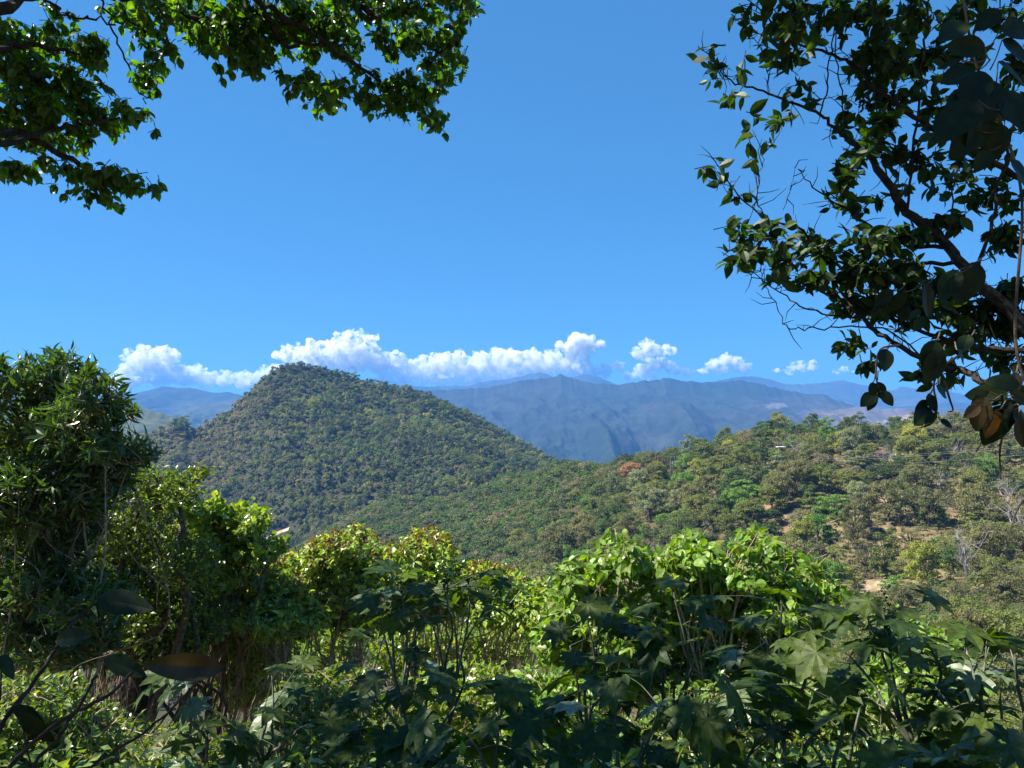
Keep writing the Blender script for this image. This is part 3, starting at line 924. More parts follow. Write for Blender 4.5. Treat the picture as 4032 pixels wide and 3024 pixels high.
# the individual trees of the right hillside
LAND = [(560, "near its left end"), (633, "near the rust-brown tree"), (673, "near the transformer pole"), (725, "left of the white shelter"), (782, "near the white shelter"),
        (835, "beneath the dark pines"), (885, "near the brown shed"), (940, "near the grey shrubs"), (1000, "at the far right")]
cands = []
rg = np.random.default_rng(77)
STEP = 8.6
for yy in np.arange(104, 420, STEP):
    for xx in np.arange(-80, 300, STEP):
        x = xx + rg.uniform(-.46, .46) * STEP + (STEP / 2 if int(yy / STEP) % 2 else 0)
        y = yy + rg.uniform(-.46, .46) * STEP
        px = 512 + F * x / y
        if not (500 < px < 1045) or (px < 600 and y < 300 - (600 - px)) and y < 230:
            continue
        z = float(H(x, y))
        _, py = to_px(x, y, z)
        if y < 172 and px < 838:
            continue
        if clear_amt(np.array([px]), np.array([py]))[0] > .3:
            continue
        n = float(vnoise(x / 28, y / 28, 12))
        rad = rg.uniform(3.2, 6.2) * (1.0 if y > 172 else .62)
        if 840 < px < 960 and 500 < py < 570 and rg.random() < .5:
            continue
        if any((x - a) ** 2 + (y - b) ** 2 < (c + rad * .3) ** 2 for a, b, c in taken):
            continue
        # hidden behind the crest
        zc = float(H(x * .93, y * .93)); zl = z * .93
        if zc > zl + rad * 1.2:
            continue
        cands.append((x, y, z, rad, px, py, n, rg.random(), rg.random()))
cands.sort(key=lambda c: -c[3] / c[1])
indiv, rest = cands[:290], cands[290:]
recs = []
def pick(c):
    x, y, z, rad, px, py, n, u, w = c
    top = y > 330
    if top and px > 700:
        sh = ['pine', 'pine', 'round', 'tall', 'umbrella', 'sparse'][int(u * 6)]
    elif px < 640:
        sh = ['round', 'round', 'pine', 'tall', 'umbrella', 'sparse'][int(u * 6)]
    else:
        sh = ['umbrella', 'round', 'round', 'umbrella', 'sparse', 'round', 'tall', 'round', 'bare', 'sparse'][int(u * 10)]
    pal = (['olive green'] * 5 + ['dark green'] * 3 + ['fresh green'] * 2 + ['brownish'] * 3 + ['grey-green'] * 2 + ['yellow-green'])
    k = pal[int(w * len(pal))]
    if px > 940 and w > .45:
        k = 'brownish' if w > .7 else 'olive green'
    if sh == 'pine':
        k = 'dark green' if w < .6 else 'olive green'
    return sh, k
for i, c in enumerate(indiv):
    sh, k = pick(c)
    x, y, z, rad, px, py, n, u, w = c
    zone = "on the near slope" if y < 172 else "on the ridge crest" if y > 335 else ("on the upper slope" if y > 285 else ("on the middle slope" if y > 230 else "on the lower slope"))
    land = min(LAND, key=lambda l: abs(l[0] - px))[1]
    size = "large " if rad > 5.3 else ("small " if rad < 3.9 else "")
    desc = (size + (k + " " if sh not in ('bare', 'snag') else "grey ")) + SNAME[sh][1]
    recs.append([desc, zone, land, c, sh, k])
seen = {}
for r_ in recs:
    seen.setdefault((r_[0], r_[1], r_[2]), []).append(r_)
ORD = ["leftmost", "second from left", "third from left", "fourth from left", "fifth from left", "sixth from left"]
for key, rs_ in seen.items():
    rs_.sort(key=lambda r: r[3][4])
    for j, r_ in enumerate(rs_):
        lab = f"{r_[0]} {r_[1]} {r_[2]}"
        if len(rs_) > 1:
            lab = f"{r_[0]} {r_[1]} {r_[2]}, {ORD[min(j, 5)]}"
        c = r_[3]
        far_tree(r_[4], int(c[7] * 97) % 3, r_[5] if r_[4] not in ('bare', 'snag') else None, c[0], c[1], c[2] - .3, c[3], lab,
                 zs=(1.0 + .45 * c[8]) * (.75 if r_[4] in ('tall', 'pine') else 1), cat='shrub' if r_[4] in ('shrub', 'bare') else 'tree')

# woods nobody could count: one canopy of leaf clumps over each slope
def canopy(name, pts, rads, tints, seed, nclump=9, nleaf=15, lsize=.5, hz=1.0, base=.5, label=None, cr=.5, nrand=.55, flat=.7, zr=.75):
    rng = np.random.default_rng(seed)
    mb = MB()
    n = len(pts)
    d = norm(rng.normal(size=(n, nclump, 3)))
    d[..., 2] = np.abs(d[..., 2]) * 1.1 - .15
    C = pts[:, None, :] + d * (rads * .72)[:, None, None] * np.array([1, 1, zr]) + np.array([0, 0, 1.0]) * (rads * hz)[:, None, None]
    C[:, :, 2] += rng.normal(size=(n, nclump)) * rads[:, None] * .1
    R_ = np.repeat(rads * cr, nclump) * rng.uniform(.8, 1.15, n * nclump)
    T = np.repeat(tints, nclump, 0) * rng.uniform(.8, 1.2, (n * nclump, 1))
    clump_quads(mb, C.reshape(-1, 3), R_, nleaf, lsize, rng, flat, tint=T, nrand=nrand)
    o = mb.build(name, M['tintleaf'], None, False, True)
    tag(o, label, None, None, 'stuff')
    return o

M['tintleaf'] = leaf_mat("woodland_canopy", None, (1.8, 1.8, .5), .36, .65, .2, 0, True)
DK, OL, BR, GR, FG, YG = [np.array(c) * 1.9 for c in ((.034, .047, .019), (.060, .072, .022), (.098, .086, .052), (.078, .080, .048), (.060, .100, .022), (.13, .14, .03))]

def choose_tints(kinds, u):
    """kinds: list of (weight arrays, colour)"""
    W = np.stack([k[0] for k in kinds], -1)
    W = W / W.sum(-1, keepdims=True)
    c = np.cumsum(W, -1)
    idx = (u[:, None] > c).sum(-1).clip(0, len(kinds) - 1)
    return np.array([k[1] for k in kinds])[idx]

# hill forest
rg = np.random.default_rng(9)
gx, gy = np.meshgrid(np.arange(-640, 300, 6.5), np.arange(600, 985, 6.5))
x = (gx + rg.uniform(-3.4, 3.4, gx.shape)).ravel(); y = (gy + rg.uniform(-3.4, 3.4, gx.shape)).ravel()
px = 512 + F * x / y
ok = (px > 90) & (px < 650)
x, y, px = x[ok], y[ok], px[ok]
z, s = hill_z(x, y)
ok = s > -.06
x, y, z, s, px = x[ok], y[ok], z[ok], s[ok], px[ok]
_, py = to_px(x, y, z)
def near_seg(px, py, a, b, w):
    a = np.array(a, float); b = np.array(b, float)
    q = np.stack([px, py], -1) - a
    t = np.clip((q @ (b - a)) / ((b - a) @ (b - a)), 0, 1)
    return np.linalg.norm(q - t[:, None] * (b - a), axis=-1) < w
road = near_seg(px, py + 0, (268, 541), (288, 531), 3.2) | near_seg(px, py, (318, 524), (330, 521), 2.5) | near_seg(px, py, (288, 532), (345, 517), 1.2)
ok = ~road
x, y, z, s, px, py = x[ok], y[ok], z[ok], s[ok], px[ok], py[ok]
u = rg.random(len(x))
dryness = np.clip(.5 + fbm(x / 130, y / 130, 50) * .9 + np.clip((270 - px) / 70, -.7, .55), 0, 1)
green = np.clip(.5 + fbm(x / 70, y / 70, 57) * 1.4, 0, 1)
wd = dryness ** 2
kinds = [(.9 * (1 - wd) + .04, DK), (.6 * (1 - wd) + .22, OL), (.04 + 1.1 * wd, BR * .9), (.15 + .5 * wd, GR), (.04 + .35 * green ** 3, FG * .8), (.012 + 0 * wd, YG * .9)]
tints = choose_tints(kinds, u)
rads = (1.9 + 3.6 * rg.random(len(x)) ** 1.6 + 2.2 * (rg.random(len(x)) < .07)) * (1 + .3 * fbm(x / 40, y / 40, 68)) * np.where(rg.random(len(x)) < .12, 1.25, 1)
tints = tints * np.array([1.2, 1.15, .97]) * (1 + .35 * fbm(x / 55, y / 55, 66))[:, None]
rads = rads * (1 - .3 * np.clip(1 - s * 9, 0, 1))
canopy("hill_forest", np.stack([x, y, z], -1), rads, tints, 4, 5, 40, 1.25, .75, cr=.58, nrand=.3, flat=1.0, zr=1.05)
xs2 = np.repeat(x, 2) + rg.normal(size=2 * len(x)) * 3.4
ys2 = np.repeat(y, 2) + rg.normal(size=2 * len(x)) * 3.4
zs2, ss2 = hill_z(xs2, ys2)
kp = ss2 > -.03
canopy("hill_thicket", np.stack([xs2, ys2, zs2], -1)[kp], rg.uniform(1.3, 2.6, len(xs2))[kp], (np.repeat(tints, 2, 0) * .9)[kp], 5, 3, 14, 1.1, .6, cr=.6, nrand=.4)

# dirt road glimpsed at the hill's foot
def road_strip(name, pix, width):
    mb = MB()
    ps = []
    for (a, b) in pix:
        ds = np.linspace(605, 900, 500)
        p = P(np.full_like(ds, a), np.full_like(ds, b), ds)
        h, _ = hill_z(p[:, 0], p[:, 1])
        k = np.nonzero(p[:, 2] <= h)[0]
        k = k[0] if len(k) else 0
        ps.append([p[k, 0], p[k, 1], h[k] + 1.6])
    c = catmull(ps, 6)
    n = len(c)
    L_ = c + np.array([0, -width / 2, -.35 * width]); R2 = c + np.array([0, width / 2, .2 * width])
    B1, B2 = L_ - np.array([0, 0, 3]), R2 - np.array([0, 0, 3])
    v = np.stack([L_, R2, B2, B1], 1).reshape(-1, 3)
    f = []
    for i in range(n - 1):
        for k in range(4):
            f.append((4 * i + k, 4 * i + (k + 1) % 4, 4 * i + 4 + (k + 1) % 4, 4 * i + 4 + k))
    mb.add(v, [np.array(f)])
    tag(mb.build(name, plain_mat("road_dirt", [(.30, .21, .14), (.40, .29, .20), (.46, .35, .25)], .3), None), kind='structure')
road_strip("road", [(266, 541), (277, 535), (289, 530.5)], 4)

# woods of the saddle, the low valley and what lies between the individual trees
gx, gy = np.meshgrid(np.arange(-330, 330, 5.4), np.arange(190, 640, 5.4))
x = (gx + rg.uniform(-2.6, 2.6, gx.shape)).ravel(); y = (gy + rg.uniform(-2.6, 2.6, gx.shape)).ravel()
px = 512 + F * x / y
ok = (px > 110) & (px < 660) & ((y > 420) | (px < 560 + (y - 200) * .25)) & (y > 230 + 0 * x)
x, y, px = x[ok], y[ok], px[ok]
z = H(x, y)
_, py = to_px(x, y, z)
u = rg.random(len(x))
w1 = np.clip(.5 + fbm(x / 60, y / 60, 91) * 1.2, 0, 1)
tints = choose_tints([(.8 - .5 * w1, DK * 1.25), (.5 + 0 * w1, OL), (.15 + .4 * w1, FG * .75), (.05 + .35 * w1 ** 2, BR), (.06 + 0 * w1, GR)], u)
canopy("valley_woodland", np.stack([x, y, z], -1), rg.uniform(3.2, 5.0, len(x)), tints, 6, 12, 26, .95, .9)

if rest:
    A = np.array([(c[0], c[1], c[2] - .3) for c in rest]); rr_ = np.array([c[3] for c in rest])
    tt = choose_tints([(np.full(len(A), .5), OL), (np.full(len(A), .3), DK), (np.full(len(A), .25), BR), (np.full(len(A), .15), FG)], rg.random(len(A)))
    canopy("hillside_woodland", A, rr_, tt, 8, 20, 70, .6, .8)

# scrub between the trees of the right slope
gx, gy = np.meshgrid(np.arange(-60, 330, 3.4), np.arange(130, 420, 3.4))
x = (gx + rg.uniform(-2, 2, gx.shape)).ravel(); y = (gy + rg.uniform(-2, 2, gx.shape)).ravel()
px = 512 + F * x / y
z = H(x, y)
_, py = to_px(x, y, z)
ok = (px > 500) & (px < 1050) & (clear_amt(px, py) < .35) & (rg.random(len(x)) < .85)
x, y, z, px = x[ok], y[ok], z[ok], px[ok]
tints = choose_tints([(np.full(len(x), .35), OL), (np.full(len(x), .25), BR * 1.1), (np.full(len(x), .3), GR), (np.full(len(x), .12), DK), (np.full(len(x), .08), FG)], rg.random(len(x)))
canopy("scrub", np.stack([x, y, z - .2], -1), rg.uniform(1.0, 2.6, len(x)), tints, 10, 6, 24, .48, .45)

# the yellow-green tree that stands out on the hill
def on_hill(px, py):
    ds = np.linspace(605, 960, 700)
    p = P(np.full_like(ds, px), np.full_like(ds, py), ds)
    h, _ = hill_z(p[:, 0], p[:, 1])
    k = np.nonzero(p[:, 2] <= h)[0][0]
    return p[k, 0], p[k, 1], h[k]
x, y, z = on_hill(314, 416)
far_tree('round', 1, 'yellow-green', x, y, z + 2, 9.5, "lone yellow-green tree high on the green hill", zs=.95, group="trees on the conical hill")
x, y, z = on_hill(182, 434)
far_tree('round', 2, 'dark green', x, y, z + 2, 12, "large dark green tree on the hill's left shoulder", zs=.9, group="trees on the conical hill")

# ------------------------------------------------------------------ structures on the far slope
M['white_paint'] = plain_mat("white_paint", [(.72, .72, .70), (.82, .82, .80)], 3, .5)
M['grey_wood'] = plain_mat("grey_wood", [(.16, .15, .14), (.30, .28, .27)], 6, .8)
M['metal_grey'] = plain_mat("grey_metal", [(.22, .23, .25), (.34, .35, .37)], 5, .5)
M['cable'] = plain_mat("cable", [(.20, .20, .20), (.34, .34, .33)], .5, .5)
M['thatch'] = plain_mat("thatch", [(.20, .12, .06), (.32, .2, .1)], 4, .95)
M['shed_wood'] = plain_mat("shed_wood", [(.06, .035, .025), (.13, .08, .055)], 4, .9)
M['red_tile'] = plain_mat("red_tile", [(.30, .10, .06), (.42, .18, .11)], 2, .8)

def box(mb, c, s, taper=(1, 1)):
    c = np.array(c, float); s = np.array(s, float) / 2
    v = []
    for zz in (-1, 1):
        k = taper if zz > 0 else (1, 1)
        for xx, yy in ((-1, -1), (1, -1), (1, 1), (-1, 1)):
            v.append(c + s * np.array([xx * k[0], yy * k[1], zz]))
    mb.add(v, [np.array([(3, 2, 1, 0), (4, 5, 6, 7), (0, 1, 5, 4), (1, 2, 6, 5), (2, 3, 7, 6), (3, 0, 4, 7)])])

# transformer pole
x, y, z = ground_at(672.5, 474)
pz = P(672.5, 456.5, y)[2]
root = thing("utility_pole", "grey utility pole with transformer and crossarms beside a palm on the ridge", "utility pole", (x, y, z))
mb = MB(); tube(mb, [(x - .9, y, z - .5), (x - .9, y, pz)], .2, .15, 8); part(mb, "pole", M['grey_wood'], root)
mb = MB(); tube(mb, [(x + 1.1, y, z - .5), (x + 1.1, y, pz)], .2, .15, 8); part(mb, "pole", M['grey_wood'], root)
for hh, wd_ in ((.2, 4.2), (1.4, 4.2)):
    mb = MB(); box(mb, (x + .1, y - .25, pz - hh), (wd_, .16, .2)); part(mb, "crossarm", M['grey_wood'], root)
mb = MB(); box(mb, (x + .1, y - .1, pz - 3.6), (2.8, .8, .18)); part(mb, "platform", M['metal_grey'], root)
mb = MB(); tube(mb, [(x + .3, y, pz - 3.5), (x + .3, y, pz - 3.4), (x + .3, y, pz - 2.2), (x + .3, y, pz - 2.1)], .62, .58, 12); part(mb, "transformer", M['metal_grey'], root)
mb = MB()
for kx in (-1.7, -.6, .6, 1.9):
    tube(mb, [(x + kx, y - .25, pz - .1), (x + kx, y - .25, pz + .3)], .08, .05, 6)
part(mb, "insulators", M['white_paint'], root)
pole_xyz = (x, y, pz)

# palm beside it
def palm(px, py_base, py_top, label, n, L, cols_, name='palm_tree', lift=.6, seed=1, drooping=1.0):
    x, y, z = ground_at(px, py_base)
    y += 1.5
    zt = P(px, py_top, y)[2]
    root = thing(name, label, "palm tree", (x, y, z))
    mb = MB(); tube(mb, catmull([(x, y, z - .5), (x + .15, y, (z + zt) / 2), (x, y, zt)], 4), .28, .2, 8); part(mb, "trunk", M['bark'], root)
    rng = np.random.default_rng(seed)
    mb = MB()
    for k in range(n):
        a = k / n * 6.28 * 1.0 + rng.uniform(-.2, .2)
        up = rng.uniform(-.2, 1.1) * lift
        d = np.array([math.cos(a), math.sin(a), up]); d /= np.linalg.norm(d)
        t = np.linspace(0, 1, 9)[:, None]
        pts = np.array([x, y, zt]) + d * t * L + np.array([0, 0, -1]) * t ** 2 * L * .45 * drooping
        tube(mb, pts, .045, .015, 4)
        side = norm(np.cross(d, [0, 0, 1]))
        pp = np.repeat(pts[1:], 6, 0) + rng.normal(size=(48, 3)) * .05
        sg = np.tile([-1, 1], 24)[:, None]
        dirs = side * sg + d * .7 + rng.normal(size=(48, 3)) * .12 + np.array([0, 0, -.35])
        leaves(mb, tpl_small(.12, .2), pp, dirs, np.tile([[0, 0, 1.]], (48, 1)), rng.uniform(.7, 1.1, 48) * L * .33)
    part(mb, "fronds", cols_, root)
palm(673.6, 472, 455.5, "dark green palm directly behind the transformer pole", 22, 3.6, M['dark green'], seed=3)
palm(828, 455, 447, "yellowing palm-like plant with upright fronds below the ridge pines", 26, 3.6, M['brownish'], lift=1.6, seed=4, drooping=.5)

# white flat-roofed shelter
x, y, z = ground_at(779, 461)
zr = P(779, 447, y)[2]
w = 8.5 / F * y
root = thing("shelter", "white flat-roofed shelter on a single pale post among the ridge trees", "shelter", (x, y, z))
mb = MB(); box(mb, (x + w * .28, y + 1, zr), (w, 3.2, .22)); part(mb, "roof", M['white_paint'], root)
mb = MB(); tube(mb, [(x, y + .3, z - .4), (x - .05, y + .3, zr - .13)], .22, .2, 8); part(mb, "post", M['white_paint'], root)
mb = MB(); tube(mb, [(x + w * .55, y + 1.5, z - .4), (x + w * .55, y + 1.5, zr - .13)], .12, .12, 8); part(mb, "post", M['grey_wood'], root)

# brown shed by the road
x, y, z = ground_at(884, 458.5)
root = thing("shed", "low open-fronted brown shed beside the dirt road", "shed", (x, y, z))
w, hgt = 11.5 / F * y, 1.9
mb = MB(); box(mb, (x, y + 2.4, z + hgt / 2), (w, .15, hgt)); box(mb, (x - w / 2 + .08, y + 1.2, z + hgt / 2), (.15, 2.2, hgt)); box(mb, (x + w / 2 - .08, y + 1.2, z + hgt / 2), (.15, 2.2, hgt)); part(mb, "wall", M['shed_wood'], root)
mb = MB()
mb.add([(x - w * .55, y - .6, z + hgt * .95), (x + w * .55, y - .6, z + hgt * .95), (x + w * .5, y + 2.9, z + hgt * 1.45), (x - w * .5, y + 2.9, z + hgt * 1.45),
        (x - w * .55, y - .6, z + hgt * .85), (x + w * .55, y - .6, z + hgt * .85), (x + w * .5, y + 2.9, z + hgt * 1.33), (x - w * .5, y + 2.9, z + hgt * 1.33)],
       [np.array([(0, 1, 2, 3), (7, 6, 5, 4), (4, 5, 1, 0), (5, 6, 2, 1), (6, 7, 3, 2), (7, 4, 0, 3)])])
part(mb, "roof", M['shed_wood'], root)
for kx in (-.48, -.16, .16, .48):
    mb = MB(); tube(mb, [(x + w * kx, y - .3, z - .3), (x + w * kx, y - .3, z + hgt * .87)], .08, .08, 6); part(mb, "post", M['twig_pale'], root)

# small white vehicle parked beyond the shed
x, y, z = ground_at(896.4, 458)
root = thing("parked_car", "small white vehicle parked on the dirt road right of the brown shed", "car", (x, y, z))
L_ = 4.2
mb = MB()
prof = [(-.5, .35), (-.5, .8), (-.42, .95), (-.2, 1.0), (-.08, 1.42), (.30, 1.45), (.44, 1.0), (.5, .9), (.5, .35)]
v = [(x + a * L_, y - .8, z + b) for a, b in prof] + [(x + a * L_, y + .8, z + b) for a, b in prof]
n = len(prof)
mb.add(v, [np.array([(i, (i + 1) % n, n + (i + 1) % n, n + i) for i in range(n)])])
mb.add(v[:n], [np.arange(n)[::-1][None]]); mb.add(v[n:], [np.arange(n)[None]])
part(mb, "body", M['white_paint'], root)
M['dark_glass'] = plain_mat("dark_glass", [(.02, .025, .03), (.03, .035, .04)], 2, .15, 0, .6)
M['tyre'] = plain_mat("tyre_rubber", [(.02, .02, .02), (.035, .035, .035)], 2, .9)
mb = MB(); mb.add([(x - .17 * L_, y - .803, z + 1.02), (x + .40 * L_, y - .803, z + 1.02), (x + .28 * L_, y - .803, z + 1.38), (x - .06 * L_, y - .803, z + 1.36)], [np.array([(0, 1, 2, 3)])]); part(mb, "window", M['dark_glass'], root)
for kx in (-.3, .3):
    for ky in (-.82, .66):
        mb = MB(); tube(mb, [(x + kx * L_, y + ky, z + .33), (x + kx * L_, y + ky + .16, z + .33)], .33, .33, 12); part(mb, "wheel", M['tyre'], root)

# two dark heaps on the clearing
for (px, py, lab, mt) in ((875.3, 494.5, "black rounded heap at the clearing's left side", 'bark_dark'), (889.5, 492.5, "dark brown heap of brush on the clearing, right of the black one", 'shed_wood')):
    x, y, z = ground_at(px, py)
    w = 5.2 / F * y
    rng = np.random.default_rng(int(px))
    mb = MB()
    th = np.linspace(0, 2 * np.pi, 20, endpoint=False); ph = np.linspace(0, np.pi / 2, 7)
    PH, TH = np.meshgrid(ph, th, indexing='ij')
    rr = 1 + .25 * fbm(TH * 2, PH * 3, int(px))
    v = np.stack([x + w * rr * np.cos(TH) * np.cos(PH), y + w * .6 * rr * np.sin(TH) * np.cos(PH), z - .3 + w * .75 * rr * np.sin(PH) ** .8], -1)
    mb.add(v.reshape(-1, 3), [grid_faces(7, 20, True)])
    A = np.array([x, y, z]) + rng.normal(size=(90, 3)) * np.array([w * .55, w * .35, .3]) + np.array([0, 0, w * .4])
    sticks(mb, A, A + rng.normal(size=(90, 3)) * .8, .04, .02)
    tag(mb.build("brush_heap", M[mt]), lab, "heap", "dark heaps on the clearing")

# red-roofed house glimpsed behind the ridge
x, y, z = ground_at(925.5, 437)
root = thing("house", "small house with red roof half hidden behind the ridge trees", "house", (x, y + 6, z))
y += 6
zr = P(925.5, 425.5, y)[2]
mb = MB(); box(mb, (x, y, (z + zr) / 2 - 1), (6, 5, zr - z)); part(mb, "wall", plain_mat("house_wall", [(.4, .34, .28), (.5, .44, .36)], 1), root)
mb = MB()
mb.add([(x - 3.4, y - 3, zr - 1.6), (x + 3.4, y - 3, zr - 1.6), (x + 3.4, y + 3, zr - 1.6), (x - 3.4, y + 3, zr - 1.6), (x - 2.4, y, zr + .4), (x + 2.4, y, zr + .4)],
       [np.array([(0, 1, 5, 4), (2, 3, 4, 5)]), np.array([(1, 2, 5), (3, 0, 4)]), np.array([(3, 2, 1, 0)])])
part(mb, "roof", M['red_tile'], root)

# power lines
def wire(pts, lab, r=.028):
    P3 = []
    for (a, b, d) in pts:
        P3.append(P(a, b, d))
    c = catmull(P3, 10)
    mb = MB(); tube(mb, c, r, r, 5)
    tag(mb.build("power_line", M['cable']), lab, "power line", "power lines over the right hillside")
d0 = pole_xyz[1]
wire([(674, 457.5, d0), (715, 461.5, 345), (760, 461, 325), (840, 458.5, 290), (922.5, 453.6, 260), (1024, 445.8, 230), (1200, 430, 200)], "upper power line of the close pair crossing the right hillside")
wire([(676, 459, d0), (715, 463.3, 345), (760, 463, 325), (840, 460.3, 290), (922.5, 455.4, 260), (1024, 447.6, 230), (1200, 432, 200)], "lower power line of the close pair crossing the right hillside")
wire([(675, 462, d0), (720, 467, 345), (780, 467.5, 320), (860, 465.5, 288), (936, 461.5, 260), (1024, 455, 230), (1200, 440, 200)], "single power line running below the close pair")
wire([(671, 458.5, d0), (655, 464, 345), (640, 470, 330), (600, 492, 300)], "cable sloping down left from the transformer pole")


# ------------------------------------------------------------------ near plants
UP = np.array([0, 0, 1.0])

def blob(px, py, rx, ry, d, rd=None):
    c = P(px, py, d)
    k = d / F
    return (c, np.array([rx * k, rd if rd is not None else max(rx, ry) * k * .8, ry * k]))

def twigs_in(blobs, n, rng, shell=.5, weights=None):
    vol = np.array([np.prod(b[1]) ** .7 for b in blobs]) if weights is None else np.array(weights, float)
    k = rng.choice(len(blobs), n, p=vol / vol.sum())
    C = np.array([b[0] for b in blobs])[k]; Rr = np.array([b[1] for b in blobs])[k]
    d = norm(rng.normal(size=(n, 3)))
    r = (shell ** 3 + rng.random(n) * (1 - shell ** 3)) ** (1 / 3)
    tip = C + d * r[:, None] * Rr
    return k, C, d, tip

def foliage(lm, wm, blobs, n, rng, tpl, size, per=6, tl=.3, up=.15, droop=.35, out=.7, nup=.6, shell=.45, twr=.004, low_cut=None, weights=None, spread=.5, extra=None):
    """n twigs inside the blobs, each carrying `per` leaves along its outer part"""
    k, C, d, tip = twigs_in(blobs, n, rng, shell, weights)
    td = norm(d * out + UP * up + rng.normal(size=(n, 3)) * .35)
    L = tl * rng.uniform(.6, 1.3, n)
    base = tip - td * L[:, None]
    mid = (base + tip) / 2 + UP * (L * .06)[:, None]
    sticks(wm, base, mid, twr * 1.3, twr); sticks(wm, mid, tip, twr, twr * .5)
    s = rng.uniform(.25, 1.03, (n, per))
    pos = (base[:, None] + (tip - base)[:, None] * s[..., None]).reshape(-1, 3)
    tdr = np.repeat(td, per, 0)
    dr = norm(tdr * .5 + rng.normal(size=(n * per, 3)) * spread - UP * droop)
    nr = norm(UP * nup + rng.normal(size=(n * per, 3)) * .5 + np.repeat(d, per, 0) * .3)
    sz = size * rng.uniform(.5, 1.3, n * per)
    leaves(lm, tpl, pos, dr, nr, sz)
    return tip, td

def limb_to(wm, a, b, r0, r1, rng, sag=0.0, wig=.05, sides=6):
    a = np.array(a, float); b = np.array(b, float)
    L = np.linalg.norm(b - a)
    p = [a + (b - a) * t + rng.normal(size=3) * L * wig * (1 if 0 < t < 1 else 0) + UP * (sag * L * math.sin(math.pi * t)) for t in (0, .3, .65, 1)]
    c = catmull(p, 4)
    tube(wm, c, r0, r1, sides)
    return c

def gpt(px, d, sink=.08):
    x = (px - 512) / F * d
    return np.array([x, d, float(H(x, d)) - sink])

def bush(name, label, cat, root_px, d, blobs, n, tpl, size, leafm, woodm, seed, per=6, tl=.35, stems=5, r0=.035, group=None, fol='foliage', stemname='stems', young=None, dense_stems=0, limbs_low=.35, **kw):
    rng = np.random.default_rng(seed)
    base = gpt(root_px, d)
    root = thing(name, label, cat, base, group)
    lm, wm, tm = MB(), MB(), MB()
    order = np.argsort([-np.prod(b[1]) for b in blobs])
    for i in range(max(stems, len(blobs))):
        b = blobs[order[i % len(blobs)]]
        tgt = b[0] + rng.normal(size=3) * b[1] * .35
        st = base + np.array([rng.normal() * .12, rng.normal() * .12, 0]) * (1 if stems > 1 else .1)
        c = limb_to(wm, st, tgt, r0 * rng.uniform(.7, 1.1), r0 * .3, rng, 0, .06)
        for _ in range(3):
            s0 = c[rng.integers(int(len(c) * limbs_low), len(c) - 1)]
            b2 = blobs[rng.integers(len(blobs))]
            if np.linalg.norm(b2[0] - s0) < 2.2:
                limb_to(wm, s0, b2[0] + rng.normal(size=3) * b2[1] * .55, r0 * .4, r0 * .12, rng, 0, .08, 4)
    if dense_stems:
        # the bare upright stems seen under the crown
        k, C, dd, tip = twigs_in(blobs, dense_stems, rng, .2)
        lo = tip * .35 + base * .65 + rng.normal(size=(dense_stems, 3)) * np.array([.22, .22, .1])
        lo[:, 2] = np.minimum(lo[:, 2], tip[:, 2] - .5)
        md = (lo + tip) / 2 + rng.normal(size=(dense_stems, 3)) * .06
        rr = rng.uniform(.006, .016, dense_stems)
        sticks(wm, lo, md, rr * 1.2, rr); sticks(wm, md, tip, rr, rr * .6)
        bs = base + rng.normal(size=(dense_stems, 3)) * np.array([.12, .12, 0])
        sticks(wm, bs, lo, rr * 1.6, rr * 1.2)
    tip, td = foliage(lm, wm, blobs, n, rng, tpl, size, per, tl, **kw)
    part(lm, fol, leafm, root)
    part(wm, stemname, woodm, root)
    if young:
        ym = MB()
        z = tip[:, 2] + rng.normal(size=len(tip)) * .12
        sel = np.nonzero(z > np.quantile(z, young[0]))[0]
        pos = np.repeat(tip[sel], 5, 0) + rng.normal(size=(len(sel) * 5, 3)) * .02
        dr = norm(np.repeat(td[sel], 5, 0) * .6 + rng.normal(size=(len(sel) * 5, 3)) * .7 + UP * .1 - UP * .3)
        leaves(ym, tpl, pos, dr, norm(UP + rng.normal(size=(len(pos), 3)) * .6), size * young[1] * rng.uniform(.6, 1.1, len(pos)))
        part(ym, 'young_leaves', M['young'], root)
    return root

OV = tpl_oval(.52, .10, .14)
OVW = tpl_oval(.66, .08, .22)
LAN = tpl_oval(.24, .06, .22)
SM = tpl_small(.55, .1)
SMW = tpl_small(.62, .14)

